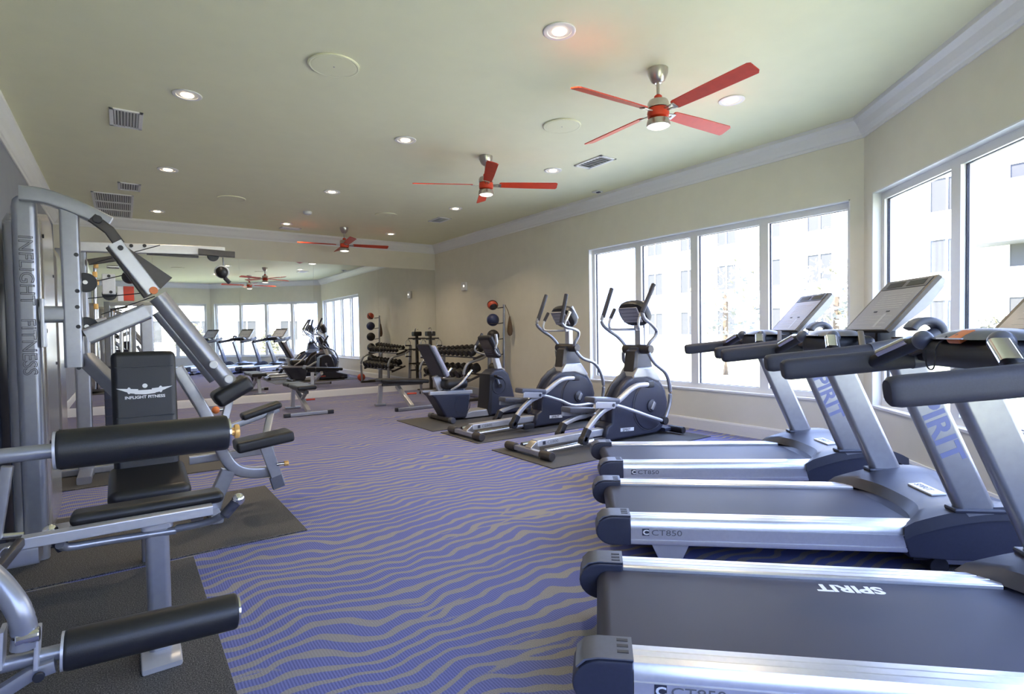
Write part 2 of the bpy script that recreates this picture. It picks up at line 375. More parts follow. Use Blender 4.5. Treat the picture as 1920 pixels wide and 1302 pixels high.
for k, (W, L, e0, e1) in enumerate(((W1, YM-YC, 1, tb), (W2, L2, tb, tb), (W3, C2.x-XL, tb, 1), ((V(XL, YB, 0), V(0, 1, 0), V(-1, 0, 0)), YM-YB, 1, 1), ((V(XL, YM, 0), V(1, 0, 0), V(0, 1, 0)), XW-XL, 1, 1))):
    molding('trim_%d' % (k+1), *W, L, crown, e0=e0, e1=e1)
    molding(('baseboard_right', 'baseboard_bay', 'baseboard_back', 'baseboard_left', 'baseboard_mirror_side')[k], *W, L, base, e0=e0, e1=e1)
# mirror, in panels from the baseboard up to 2.59 m
mr = thing('wall_mirror', 'frameless mirror in tall panels covering the end wall behind the benches', 'mirror', ((XL+XW)/2, YM-.004, .14))
xs = [XL+.01, .41, 1.70, 2.99, 4.28, XW-.012]
for a, b in zip(xs, xs[1:]): MB().bb((a+.0012, YM-.007, .138), (b-.0012, YM-.0005, 2.588)).build('mirror_panel', 'mirror', mr, False, True)

# ------------------------------------------------------------------ outdoors
struct(MB().bb((-60, -70, -.3), (70, 60, -.16)).build('ground', 'lawn', smooth=False))
tag(recenter(MB().bb((6.6, -20, -.16), (11.5, 30, -.13)).build('pavement', 'paving', smooth=False)), 'pale concrete walkway running outside the long window', 'pavement')
def house(label, P, rz, w, dp, h, body, cols, rows, gable):
    t = thing('apartment_building', label, 'building', P, rz)
    MB().bb((-w/2, 0, 0), (w/2, dp, h)).build('wall', body, t, False)
    rf = MB()
    if gable: rf.prism([(-w/2-.4, h), (w/2+.4, h), (0, h+w*.22)], 'y', -.5, dp+.5)
    else: rf.bb((-w/2-.4, -.5, h), (w/2+.4, dp+.5, h+.5))
    rf.build('roof', 'roof_shingle', t, False)
    for i in range(cols):
        for j in range(rows):
            x = -w/2+w*(i+.5)/cols; z = 1.0+j*3.0
            f = MB(); f.bb((x-.75, -.08, z-.08), (x+.75, 0, z)); f.bb((x-.75, -.08, z+1.6), (x+.75, 0, z+1.68)); f.bb((x-.75, -.08, z), (x-.67, 0, z+1.6)); f.bb((x+.67, -.08, z), (x+.75, 0, z+1.6)); f.bb((x-.04, -.08, z), (x+.04, 0, z+1.6))
            fo = f.build('window', 'siding', t, False)
            MB().bb((x-.67, -.03, z), (x+.67, -.01, z+1.6)).build('pane', 'house_glass', fo, False)
    return t
hA = house('white three-storey apartment block seen through the bay and long windows', (33, 14, -.16), R(-90), 30, 9, 10.6, 'siding', 10, 3, False)
MB().bb((5.7, -1.6, 5.0), (15.0, 0, 7.7)).build('upper_bay', 'siding_grey', hA, False)
house('white gabled apartment block with a grey roof beyond the bay windows', (20, -20, -.16), R(-45), 14, 9, 8.6, 'siding', 4, 3, True)
house('low flat-roofed white building behind the back window', (0, -27, -.16), R(180), 26, 9, 6.4, 'siding', 8, 2, False)
def shrub(label, P, h, r, seed):
    rnd = random.Random(seed); t = thing('tree', label, 'tree', P)
    MB().tube([(0, 0, 0), (.03, .02, h*.35), (0, 0, h*.7)], h*.02+.01, 6).build('trunk', 'bark', t)
    c = MB()
    for i in range(420):
        a = rnd.uniform(0, 6.283); q = rnd.random()**.5*r; z = h*(.35+.65*rnd.random()); k = 1-abs((z/h-.65)/.45)**2*.6
        p = V(math.cos(a)*q*k, math.sin(a)*q*k, z); s = .05+h*.018; u = V(rnd.uniform(-1, 1), rnd.uniform(-1, 1), rnd.uniform(-1, 1)).normalized()*s; w = u.orthogonal().normalized()*s*.6
        c.add([p-u, p+w, p+u, p-w], [[0, 1, 2, 3]])
    o = c.build('foliage', 'leaf', t, False); o['kind'] = 'stuff'
for k, (x, y, h, lab) in enumerate(((14.5, 9.5, 3.4, 'young leafy tree outside the long window, nearest the mirror'), (14.0, 6.2, 3.0, 'thin leafy tree outside the middle of the long window'),
        (13.0, 3.0, 1.5, 'low shrub outside the long window near the bay corner'), (13, -2.0, 1.4, 'low round shrub outside the bay window'), (5.5, -5.5, 1.6, 'shrub on the lawn outside the far bay window'),
        (2.5, -8, 2.0, 'leafy shrub outside the back window'))):
    shrub(lab, (x, y, -.16), h, h*.33, k+3)

# ------------------------------------------------------------------ ceiling fittings
def fan(P, rot, label):
    t = thing('ceiling_fan', label, 'ceiling fan', (*P, 2.70), rot, 'red ceiling fans')
    MB().lathe([(.075, .42), (.072, .385), (.05, .335), (.026, .318), (.018, .318)], n=24).build('canopy', 'nickel', t)
    MB().cyl((0, 0, .20), (0, 0, .325), .012).build('downrod', 'nickel', t)
    MB().lathe([(.016, .235), (.028, .225), (.03, .205), (.014, .195)], n=16).build('rod_collar', 'fan_red', t)
    MB().lathe([(.03, .20), (.068, .19), (.078, .17), (.078, .135), (.05, .13)], n=28).build('motor_cap', 'nickel', t)
    MB().lathe([(.06, .137), (.074, .13), (.08, .10), (.074, .07), (.05, .055)], n=28).build('motor_body', 'fan_red', t)
    lk = MB().lathe([(.05, .06), (.078, .05), (.085, .02), (.082, .005), (.05, .004)], n=28).build('light_kit', 'nickel', t)
    MB().lathe([(.074, .006), (.06, -.004), (.03, -.010), (.005, -.012)], n=28).build('lens', 'lamp_lens', lk)
    for k in range(4):
        a = R(90*k); rot3 = Matrix.Rotation(a, 4, 'Z') @ Matrix.Translation((0, 0, .105)) @ Matrix.Rotation(R(-17), 4, 'X')
        br = MB().bar([(.07, .012, 0), (.15, .02, 0)], .016, .010, .003).bar([(.07, -.012, 0), (.15, -.02, 0)], .016, .010, .003).box((.15, 0, 0), (.03, .06, .008), None, .003)
        br.v = [rot3 @ v for v in br.v]; bo = br.build('blade_bracket', 'nickel', t)
        bl = MB().prism([(.145, -.038), (.16, -.045), (.40, -.055), (.765, -.062), (.785, -.05), (.79, .035), (.775, .055), (.40, .052), (.16, .045), (.145, .038)], 'z', .004, .011)
        bl.v = [rot3 @ v for v in bl.v]; bl.build('blade', 'fan_red', bo)
fan((3.26, 2.68), R(-3), 'red four-blade ceiling fan with nickel hub, largest, nearest the bay window')
fan((3.26, 5.03), R(-28), 'red four-blade ceiling fan in the middle of the row of three')
fan((3.26, 9.72), R(-8), 'red four-blade ceiling fan right in front of the mirror wall')
NX = ('left', 'middle', 'right'); NY = ('first', 'second', 'third', 'last')
for i, x in enumerate((.46, 2.32, 4.21)):
    for j, y in enumerate((2.69, 5.03, 7.37, 9.87)):
        if i == 0 and j == 0: continue
        t = thing('downlight', 'recessed round downlight, %s row, %s from the camera' % (NX[i], ('nearest', 'second', 'third', 'fourth')[j]), 'downlight', (x, y, HC), 0, 'recessed ceiling downlights')
        MB().lathe([(.075, -.001), (.105, -.001), (.105, -.006), (.098, -.010), (.078, -.008), (.075, -.004)], n=28).build('trim_ring', 'window_white', t)
        MB().lathe([(.078, -.0035), (.05, -.002), (.001, -.0012)], n=24).build('reflector', 'reflector', t)
        MB().lathe([(.046, -.004), (.042, -.010), (.02, -.014), (.002, -.015)], n=20).build('bulb', 'bulb', t)
        al = bpy.data.lights.new('downlight_glow', 'AREA'); al.shape = 'DISK'; al.size = .12; al.energy = 7; al.color = (1, .80, .56); al.spread = R(120)
        ao = bpy.data.objects.new('downlight_glow', al); COL.objects.link(ao); ao.parent = t; ao.location = (0, 0, -.02)
for k, (x, y) in enumerate(((1.27, 3.92), (3.38, 3.9), (1.27, 8.44), (3.48, 8.33))):
    t = thing('ceiling_speaker', 'flat round white ceiling speaker, ' + ('left of the nearest downlight row, large', 'between the two nearer fans', 'far left near the mirror wall', 'far right near the mirror fan')[k], 'speaker', (x, y, HC), 0, 'round ceiling speakers')
    MB().lathe([(.165, -.001), (.175, -.001), (.175, -.010), (.165, -.013), (.158, -.010)], n=36).build('rim', 'ceiling', t)
    g = MB().lathe([(.158, -.004), (.15, -.011), (.001, -.013)], n=36).build('grille', 'ceiling', t)
    MB().cyl((0, 0, -.0125), (0, 0, -.015), .006, 8).build('centre_pin', 'nickel', g)
def vent(label, c, sx, sy, n, axis, cells=1):
    t = thing('air_vent', label, 'vent', (*c, HC))
    f = MB(); w = .03
    f.bb((-sx/2, -sy/2, -.012), (-sx/2+w, sy/2, -.001), .002); f.bb((sx/2-w, -sy/2, -.012), (sx/2, sy/2, -.001), .002)
    f.bb((-sx/2, -sy/2, -.012), (sx/2, -sy/2+w, -.001), .002); f.bb((-sx/2, sy/2-w, -.012), (sx/2, sy/2, -.001), .002)
    for k in range(1, cells):
        y = -sy/2+sy*k/cells; f.bb((-sx/2, y-.03, -.012), (sx/2, y+.03, -.001))
    f.build('frame', 'trim', t)
    MB().bb((-sx/2+.01, -sy/2+.01, -.003), (sx/2-.01, sy/2-.01, -.001)).build('duct_back', 'steel_dark', t, False)
    rot = Matrix.Rotation(R(35), 3, 'Y' if axis == 'x' else 'X')
    for k in range(n):
        q = (k+.5)/n
        if axis == 'x': c2 = (-sx/2+w+(sx-2*w)*q, 0, -.007); s2 = (.016, sy-2*w, .002)
        else: c2 = (0, -sy/2+w+(sy-2*w)*q, -.007); s2 = (sx-2*w, .016, .002)
        MB().box(c2, s2, rot).build('louvre', 'trim', t, False)
vent('white louvred air vent nearest the left wall corner', (.068, 5.86), .24, .46, 8, 'x')
vent('small white air vent above the return grille', (.107, 8.45), .24, .40, 7, 'x')
vent('large white return-air grille in three sections at far left', (-.07, 9.78), .46, 1.66, 16, 'x', 3)
vent('white louvred air vent near the long window, between two fans', (4.41, 4.53), .24, .44, 8, 'y')
vent('white air vent far off near the right wall and mirror', (4.39, 8.23), .24, .40, 8, 'y')
vent('white air vent close to the mirror wall crown molding', (2.47, 10.25), .34, .2, 7, 'y')
t = thing('smoke_detector', 'small round white smoke detector on the far ceiling', 'smoke detector', (2.37, 8.75, HC))
MB().lathe([(.03, -.001), (.065, -.001), (.065, -.018), (.055, -.04), (.03, -.048), (.001, -.05)], n=24).build('housing', 'white_plastic', t)
MB().lathe([(.02, -.047), (.018, -.053), (.001, -.054)], n=14).build('sensor_cap', 'trim', t)
t = thing('motion_sensor', 'small white ceiling sensor with dark lens beside the crown molding', 'sensor', (5.35, 5.45, HC))
MB().bb((-.06, -.05, -.02), (.06, .05, -.001), .006).build('housing', 'white_plastic', t)
MB().bb((-.03, -.055, -.03), (.01, .0, -.018), .004).build('lens', 'ball_blue', t)
t = thing('emergency_light', 'small cream wall box with a glowing indicator on the right wall', 'wall box', (XW, 9.465, 2.14))
MB().bb((-.05, -.085, -.09), (-.0005, .085, .08), .01).build('housing', 'white_plastic', t)
MB().lathe([(.02, 0), (.018, .01), (.001, .014)], (-.049, -.02, .0), (-1, 0, 0), 14).build('indicator_lens', 'lamp_lens', t)

# ------------------------------------------------------------------ treadmills
def treadmill(loc, rz, label, key):
    t = thing('treadmill', label, 'treadmill', (*loc, 0), rz, 'treadmills facing the bay window')
    # underside
    f = MB()
    f.bb((-.06, -.27, .125), (1.45, .27, .175)); f.bb((1.35, -.33, .06), (1.95, .33, .12), .01)
    f.build('base_frame', 'black_plastic', t)
    for y in (-.30, .30):
        MB().prism([(.10, .125), (.30, .125), (.26, .035), (.14, .035)], 'y', y-.05, y+.05, .006).build('levelling_foot', 'silver_light', t)
        MB().cyl((.20, y, 0), (.20, y, .04), .028, 14).build('foot_pad', 'rubber', t)
        w = MB().bb((1.44, y-.03, .045), (1.95, y+.03, .105), .008).build('base_bar', 'silver', t)
        MB().cyl((1.46, y-.045, .043), (1.46, y+.045, .043), .043, 20, .006).build('transport_wheel', 'black_plastic', w)
        MB().cyl((1.88, y, 0), (1.88, y, .06), .03, 14).build('foot_pad', 'rubber', t)
    # belt with a rounded rear turn
    pr = [(-.02, .135)]+[(-.055+.05*math.cos(R(a)), .185+.05*math.sin(R(a))) for a in range(270, 89, -20)]+[(1.45, .235), (1.45, .135)]
    b = MB().prism(pr, 'y', -.272, .272).build('running_belt', 'belt', t)
    if key: text('belt_lettering', 'SPIRIT', .075, (.93, .235, .2355), (-1, 0, 0), (0, -1, 0), 'print_white', b, sx=1.15, bold=.0028, depth=.0003)
    # side rails with grooved extrusion profile, rear end caps
    for sgn in (-1, 1):
        P = [(.275, .245), (.275, .175), (.30, .12), (.382, .12), (.388, .128), (.388, .143), (.384, .146), (.388, .149), (.389, .205), (.385, .208), (.389, .211), (.386, .236), (.372, .252), (.345, .2535), (.343, .2515), (.340, .2535), (.315, .2535), (.313, .2515), (.310, .2535), (.285, .253)]
        r = MB().prism([(y*sgn, z) for y, z in P], 'x', 0, 1.36).build('side_rail', 'aluminium', t)
        ys = .3902*sgn; xd = (1, 0, 0) if sgn < 0 else (-1, 0, 0); x0 = .065 if sgn < 0 else .235
        text('model_lettering', 'CT850', .040, (x0+(.035 if sgn < 0 else -.035), ys, .171), xd, (0, 0, 1), 'letter_grey', r, sx=1.35, depth=.0003)
        MB().box((x0+(.008 if sgn < 0 else -.008), ys, .186), (.034, .001, .034)).build('model_badge', 'print_dark', r, False)
        text('badge_letter', 'C', .034, (x0+(-.006 if sgn < 0 else .006), ys+.0007*sgn, .174), xd, (0, 0, 1), 'print_white', r, sx=1.25, bold=.0012, depth=.0003)
        cp = MB().prism([(0, .115), (0, .262)]+[(-.09+.085*math.cos(R(a))*1.0, .188+.074*math.sin(R(a))) for a in range(90, 271, 15)], 'y', .262*sgn, .395*sgn, .012)
        co = cp.build('rear_cap', 'navy_plastic', t)
        MB().prism([(0, .2625), (0, .268), (-.10, .268), (-.14, .26), (-.165, .235), (-.160, .232), (-.135, .254), (-.10, .2625)], 'y', .27*sgn, .388*sgn, .002).build('cap_top', 'grey_plastic', co)
        for k in range(3): MB().bb((-.045+k*.0, (.285+k*.03)*sgn, .268), (-.012, (.298+k*.03)*sgn, .2695)).build('cap_rib', 'black_plastic', co, False)
    # motor hood: swept-back arched top with a dished middle
    def hood_z(x, q):
        s = min(1, max(0, (x-1.26)/.74)); side = .258+.098*math.sin(min(1, s/.62)*math.pi/2)-.10*max(0, (s-.62)/.38)**2
        dish = .035*(1-min(1, abs(q)/.78)**3)*math.sin(min(1, s*1.6)*math.pi/2)
        return side-dish
    nx, ny = 16, 18; top = MB(); vs = []; fs = []
    for i in range(nx+1):
        for j in range(ny+1):
            q = -1+2*j/ny; xr = 1.42-.15*min(1, abs(q)/.95)**3; xf = 2.02-.06*q*q
            x = xr+(xf-xr)*i/nx; z = hood_z(x, q); z = .247 if i == 0 else z
            y = q*(.405 if i else .40); vs.append((x, y, max(z, .247)))
    for i in range(nx):
        for j in range(ny): a = i*(ny+1)+j; fs.append([a, a+1, a+ny+2, a+ny+1])
    # skirt of the top shell
    o = len(vs)
    for i in range(nx+1):
        for j in (0, ny): x, y, z = vs[i*(ny+1)+j]; vs.append((x, y*1.012, z-.062))
    for i in range(nx):
        fs.append([i*(ny+1), (i+1)*(ny+1), o+2*(i+1), o+2*i]); fs.append([i*(ny+1)+ny, (i+1)*(ny+1)+ny, o+2*(i+1)+1, o+2*i+1])
    top.add(vs, fs); hd = top.build('motor_hood', 'hood', t)
    sk = []
    for i in range(nx+1):
        q = 1; xr = 1.27; xf = 1.99; x = xr+(xf-xr)*i/nx; sk.append((x, max(.19, hood_z(x, 1)-.06)))
    MB().prism([(1.30, .10)]+sk+[(2.03, .22), (2.04, .12), (2.0, .09), (1.5, .09)], 'y', -.395, .395, .012).build('motor_cover', 'navy_plastic', t)
    bxc = 1.60; sl_ = (hood_z(bxc+.03, 0)-hood_z(bxc-.03, 0))/.06; ba = math.atan(sl_); rb_ = Matrix.Rotation(-ba, 3, 'Y')
    bd = MB().box(V(bxc, 0, hood_z(bxc, 0)+.005), (.075, .21, .012), rb_, .005).build('brand_badge', 'print_white', t)
    text('badge_lettering', 'SPIRIT', .046, V(bxc, .085, hood_z(bxc, 0)+.005)+rb_ @ V(-.016, 0, .0064), (0, -1, 0), rb_ @ V(1, 0, 0), 'letter_grey', bd, sx=1.05, bold=.0012, depth=.0004)
    # uprights leaning back
    for sgn in (-1, 1):
        y = .375*sgn; A = V(1.605, y, .30); B = V(1.285, y, 1.04)
        m = MB().sweep([A, B], rrect(.065, .155, .026, 3), (1, 0, 0)); mo = m.build('upright', 'silver', t)
        MB().box((1.60, y, .335), (.24, .085, .022), None, .009).build('upright_collar', 'hood', t)
        dn = (A-B).normalized(); per = V(-dn.z, 0, dn.x); per = per if per.x > 0 else -per
        ys = y+.0328*sgn
        if sgn < 0: text('upright_lettering', 'SPIRIT', .135, B+dn*.11-per*.048+V(0, ys-y, 0), dn, per, 'print_blue', mo, sx=1.12, bold=.004, depth=.0004)
        else: text('upright_lettering', 'SPIRIT', .135, A-dn*.12-per*.048+V(0, ys-y, 0), -dn, per, 'print_blue', mo, sx=1.12, bold=.004, depth=.0004)
    # long foam handrails and their front covers
    for sgn in (-1, 1):
        y = .405*sgn
        MB().sweep([(.645, y, 1.031), (.653, y, 1.032), (.675, y, 1.033), (.9, y, 1.055), (1.12, y, 1.078)], rrect(.062, .084, .028, 4), (0, 0, 1), [.72, .92, 1, 1, 1]).build('handrail', 'foam_grip', t)
        ar = MB().sweep(catmull([(1.115, y, 1.078), (1.22, y*.99, 1.095), (1.34, y*.97, 1.115), (1.42, y*.95, 1.15)], 4), rrect(.066, .09, .028, 4)).build('rail_cover', 'grey_plastic', t)
        lp = [(1.365+.068*math.cos(R(a)), y*.95, 1.165+.060*math.sin(R(a))) for a in range(-80, 161, 15)]
        if sgn < 0: MB().sweep(lp, rrect(.034, .085, .014, 3), (0, 1, 0)).build('cup_loop', 'grey_plastic', ar)
        MB().cyl((1.30, y*.80, 1.10), (1.30, y*.80, 1.15), .045, 18).build('cup_holder', 'brass' if False else 'console_trim', t)
        # slanted trim from the pod to the rail
        MB().sweep([(1.19, .16*sgn, 1.172), (1.10, .37*sgn, 1.095)], rrect(.03, .02, .008, 2)).build('tray_strut', 'console_trim', t)
        g = MB().sweep([(1.045, .19*sgn, 1.150), (.975, .385*sgn, 1.062)], rrect(.052, .046, .02, 3)).build('pulse_bar', 'black_plastic', t)
        MB().sweep([(1.020, .222*sgn, 1.150), (.978, .335*sgn, 1.099)], rrect(.056, .030, .014, 3)).build('pulse_grip', 'chrome', g)
        MB().ball((1.045, .19*sgn, 1.150), .034, 14, 10).build('grip_joint', 'grey_plastic', g)
    cb = MB(); cb.bb((1.12, -.39, 1.065), (1.44, .39, 1.105), .02); cb.bb((1.04, -.21, 1.06), (1.25, .21, 1.155), .035, 3); cb.build('console_base', 'black_plastic', t)
    pod = MB(); vs = []
    for i in range(7):
        for j in range(17):
            a = 2*math.pi*j/16; rr = i/6; vs.append((1.135+.115*rr*math.cos(a), .23*rr*math.sin(a), 1.190-.035*rr**3))
    fs = [[i*17+j, i*17+j+1, (i+1)*17+j+1, (i+1)*17+j] for i in range(6) for j in range(16)]
    pod.add(vs, fs); pd = pod.build('control_pod', 'grey_plastic', t)
    MB().prism([(1.02+.02*math.cos(R(a)), .06*math.sin(R(a))) for a in range(0, 360, 30)], 'z', 1.156, 1.16).build('stop_plate', 'print_white', pd)
    if key:
        MB().box((1.05, -.01, 1.164), (.062, .062, .020), Matrix.Rotation(R(-30), 3, 'Y'), .007).build('safety_key', 'orange', t)
        MB().tube([(1.03, .03, 1.165), (1.0, .03, 1.13), (1.0, .04, 1.07), (1.0, .06, 1.055), (1.0, .085, 1.07), (1.0, .09, 1.12)], .0025, 6, 5).build('safety_cord', 'black_plastic', t)
    # console head
    A = V(1.285, 0, 1.180); B = V(1.525, 0, 1.452); dn = (B-A).normalized(); nn = V(-dn.z, 0, dn.x)   # face normal towards the runner
    def cp(u, v, h): return A+dn*(u*(B-A).length)+V(0, v, 0)+nn*h
    def slab(u0, u1, v0, v1, h0, h1, tu=0):
        m = MB(); m.add([cp(u0, v0, h0), cp(u0, v1, h0), cp(u1, v1, h0), cp(u1, v0, h0), cp(u0, v0, h1), cp(u0, v1, h1), cp(u1, v1, h1), cp(u1, v0, h1)], [[0, 1, 2, 3], [4, 5, 6, 7], [0, 1, 5, 4], [1, 2, 6, 5], [2, 3, 7, 6], [3, 0, 4, 7]]); return m
    sh = MB(); prf = [(-.02, .0), (.05, -.035), (.6, -.075), (.98, -.062), (1.05, -.03), (1.03, -.004), (.97, .0)]
    bm = bmesh.new(); q = len(prf)
    for v in (-.215, .215):
        for u, h in prf: bm.verts.new(cp(u, v, h))
    bm.verts.ensure_lookup_table(); bm.faces.new(bm.verts[:q]); bm.faces.new(bm.verts[q:][::-1])
    for i in range(q): bm.faces.new((bm.verts[i], bm.verts[(i+1) % q], bm.verts[q+(i+1) % q], bm.verts[q+i]))
    bmesh.ops.recalc_face_normals(bm, faces=bm.faces[:]); bmesh.ops.bevel(bm, geom=bm.edges[:], offset=.012, segments=2, affect='EDGES')
    sh.bmadd(bm); cs = sh.build('console', 'silver', t)
    slab(.0, 1.0, -.222, .222, -.018, .002).build('console_rim', 'console_trim', cs)
    fc = slab(.01, .80, -.198, .198, .0, .005).build('control_panel', 'console_face', cs, False)
    slab(.815, .97, -.198, .198, .0, .005).build('display_bezel', 'grey_plastic', cs, False)
    for v0, v1 in ((-.165, -.02), (.02, .165)): slab(.845, .945, v0, v1, .004, .0065).build('display_window', 'screen_dark', cs, False)
    for k in range(7): slab(.42+.045*k, .424+.045*k, -.15, .12, .0048, .0056).build('panel_line', 'print_white', fc, False)
    for v0, v1 in ((-.09, -.06), (.03, .06)): slab(.345, .365, v0, v1, .0048, .007).build('panel_button', 'print_dark', fc, False)
    for k in range(4): slab(.06+.07*k, .063+.07*k, -.15, .15, .0048, .0056).build('panel_line', 'print_white', fc, False)
    slab(.05, .31, -.085, -.06, .0048, .0056).build('panel_stripe', 'silver_light', fc, False)
    MB().bb((1.30, -.10, 1.10), (1.40, .10, 1.20), .02).build('console_neck', 'black_plastic', t)
    return t
treadmill((1.42, 1.325), R(-44.3), 'nearest treadmill, with an orange safety key and white lettering across its belt', True)
treadmill((2.315, 2.17), R(-42.3), 'middle one of the three treadmills, its whole console in view', False)
treadmill((3.135, 3.02), R(-38.6), 'farthest treadmill, next to the ellipticals', False)

# ------------------------------------------------------------------ rubber mats
def floor_mat(label, x0, x1, y0, y1, grp=None):
    o = MB().bb((x0, y0, .0005), (x1, y1, .009), .002, 1).build('rubber_mat', 'mat_rubber'); recenter(o); return tag(o, label, 'mat', grp)
floor_mat('speckled black rubber mat under the lat machine with the logo backrest', XL+.03, .885, 3.45, 4.68)
floor_mat('speckled black rubber mat in the foreground under the leg machine', XL+.03, .275, 1.75, 3.41)
floor_mat('black rubber mat under the cable machine at the left wall', XL+.03, .80, 5.53, 6.85)
floor_mat('black rubber mat under the nearer elliptical', 3.02, 5.30, 3.66, 4.64)
floor_mat('black rubber mat under the farther elliptical', 3.08, 5.30, 5.0, 5.86)
floor_mat('black rubber mat under the recumbent bike', 3.04, 5.20, 5.98, 7.06)

# ------------------------------------------------------------------ ellipticals (local x forward, y left; origin between the rails)
def elliptical(cy, label, a_near, a_far):
    t = thing('elliptical_trainer', label, 'elliptical', (4.15, cy, .009), 0, 'elliptical trainers')
    O = V(4.15, 4.2, 0)
    def S(pts): return [(x-4.15, z) for x, z in pts]
    # base
    MB().bar([(3.16-4.15, -.30, .045), (3.16-4.15, .30, .045)], .06, .05, .012).build('rear_crossbar', 'silver', t)
    for s in (-1, 1):
        MB().cyl((3.16-4.15, .20*s, .045), (3.16-4.15, .36*s, .045), .042, 14, .008).build('rear_foot', 'steel_dark', t)
        MB().cyl((.99, .10*s, .05), (.99, .30*s, .05), .04, 14, .008).build('front_foot', 'black_plastic', t)
        MB().tube([(-.93, .19*s, .062), (-.30, .19*s, .075)], .026, 12).build('track_rail', 'chrome', t)
        MB().box((-.24, .19*s, .065), (.16, .08, .07), None, .015).build('track_stop', 'black_plastic', t)
    br = MB().prism([(-.92, .075), (-.92, .14), (.0, .155), (.0, .08)], 'y', -.055, .055, .012).build('base_beam', 'silver_light', t)
    text('model_lettering', 'CE800', .04, (-.80, -.0562, .095), (1, 0, .015), (0, 0, 1), 'letter_grey', br, sx=1.3, depth=.0004)
    MB().box((-.84, -.0564, .108), (.035, .001, .034)).build('model_badge', 'print_dark', br, False)
    MB().prism([(-1.0, .03), (-1.0, .08), (-.93, .13), (-.89, .13), (-.89, .03)], 'y', -.05, .05, .008).build('beam_bracket', 'brass' if False else 'nickel', t)
    MB().bar([(.85, 0, .05), (1.0, 0, .05)], .30, .045, .012).build('front_stabilizer', 'navy_plastic', t)
    # flywheel housing
    out1 = S([(4.10, .02), (4.10, .10), (4.13, .175), (4.20, .21), (4.205, .34), (4.25, .435), (4.335, .565), (4.435, .648), (4.56, .70), (4.80, .70), (4.93, .66), (5.00, .60), (5.075, .50), (5.115, .36), (5.09, .18), (5.0, .05), (4.92, .02)])
    hs = MB().prism(out1, 'y', -.105, .105, .03, 3).build('flywheel_housing', 'navy_plastic', t)
    MB().prism(S([(4.52, .66), (4.535, .70), (4.60, .78), (4.86, .78), (4.99, .62), (4.93, .60), (4.75, .66)]), 'y', -.115, .115, .02).build('housing_saddle', 'silver', hs)
    band = [(4.22+.0, .22), (4.235, .34), (4.28, .43), (4.36, .55), (4.45, .625), (4.55, .665)]
    MB().sweep([(x-4.15-.03, 0, z+.012) for x, z in band], rrect(.13, .03, .012, 2), (0, 1, 0)).build('rear_band', 'steel_dark', hs)
    for s in (-1, 1):
        d = MB().lathe([(.001, 0), (.268, 0), (.272, .006), (.262, .016), (.12, .022), (.001, .024)], (.645, .104*s, .345), (0, s, 0), 40).build('side_disc', 'navy_plastic', hs)
        MB().torus((.645, .108*s, .345), .276, .005, (0, 1, 0), 40, 6).build('disc_edge', 'grey_plastic', hs)
        MB().lathe([(.075, 0), (.07, .02), (.03, .03), (.001, .032)], (.645, .122*s, .345), (0, s, 0), 18).build('hub_cap', 'hood', hs)
        MB().box((.645, .15*s, .345), (.05, .03, .10), Matrix.Rotation(R(30), 3, 'Y'), .012).build('crank_boss', 'silver', hs)
        bd = MB().box((.275, .106*s, .117), (.21, .006, .038), Matrix.Rotation(R(3), 3, 'Y'), .0028).build('brand_badge', 'print_white', hs)
        xd = V(1, 0, -.05) if s < 0 else V(-1, 0, .05)
        text('badge_lettering', 'SPIRIT', .042, (.275-(.075 if s < 0 else -.075), .1096*s, .106+(.0 if s < 0 else -.004)), xd, (0, 0, 1), 'letter_grey', bd, sx=1.1, bold=.001, depth=.0003)
    # neck, pivot, mast
    nk = MB().prism(S([(4.60, .74), (4.625, .95), (4.64, 1.0), (4.80, 1.0), (4.85, .92), (4.91, .74)]), 'y', -.07, .07, .02).build('neck_cover', 'hood', t)
    MB().prism(S([(4.545, .64), (4.56, .72), (4.60, .96), (4.66, .99), (4.64, .74), (4.62, .66)]), 'y', -.075, .075, .012).build('neck_back', 'steel_dark', nk)
    MB().cyl((4.72-4.15, -.20, .98), (4.72-4.15, .20, .98), .052, 18, .015).build('pivot_axle', 'steel_dark', t)
    MB().bar([(.605, 0, .98), (.60, 0, 1.22)], .085, .075, .015, (1, 0, 0)).build('mast', 'silver_light', t)
    # fixed handlebar with pulse grips
    hb = MB()
    hb.tube([(.60, 0, 1.205), (.45, .10, 1.205), (.37, .20, 1.21), (.345, .215, 1.245), (.36, .215, 1.32), (.43, .215, 1.43)], .015, 10, 5)
    hb.tube([(.60, 0, 1.205), (.45, -.10, 1.205), (.37, -.20, 1.21), (.345, -.215, 1.245), (.36, -.215, 1.32), (.43, -.215, 1.43)], .015, 10, 5)
    fh = hb.build('fixed_handlebar', 'silver_light', t)
    for s in (-1, 1):
        MB().cyl((.365, .215*s, 1.33), (.435, .215*s, 1.44), .021, 12, .004).build('pulse_grip', 'foam_grip' if s > 0 else 'chrome', fh)
    # console
    A = V(.42, 0, 1.30); rot = Matrix.Rotation(R(-32), 3, 'Y')
    c = MB()
    vs = []; fs = []
    for i in range(9):
        for j in range(20):
            ph = math.pi*i/8; th = 2*math.pi*j/20
            e = lambda q, k: math.copysign(abs(q)**k, q)
            vs.append(V(.53, 0, 1.385)+rot @ V(.075*e(math.cos(ph), .7), .205*e(math.sin(ph)*math.cos(th), .75), .155*e(math.sin(ph)*math.sin(th), .75)))
    for i in range(8):
        for j in range(20): fs.append([i*20+j, i*20+(j+1) % 20, (i+1)*20+(j+1) % 20, (i+1)*20+j])
    c.add(vs, fs); co = c.build('console', 'black_plastic', t)
    MB().box(V(.53, 0, 1.385)+rot @ V(-.074, 0, .02), (.014, .27, .19), rot, .006).build('control_panel', 'console_face', co)
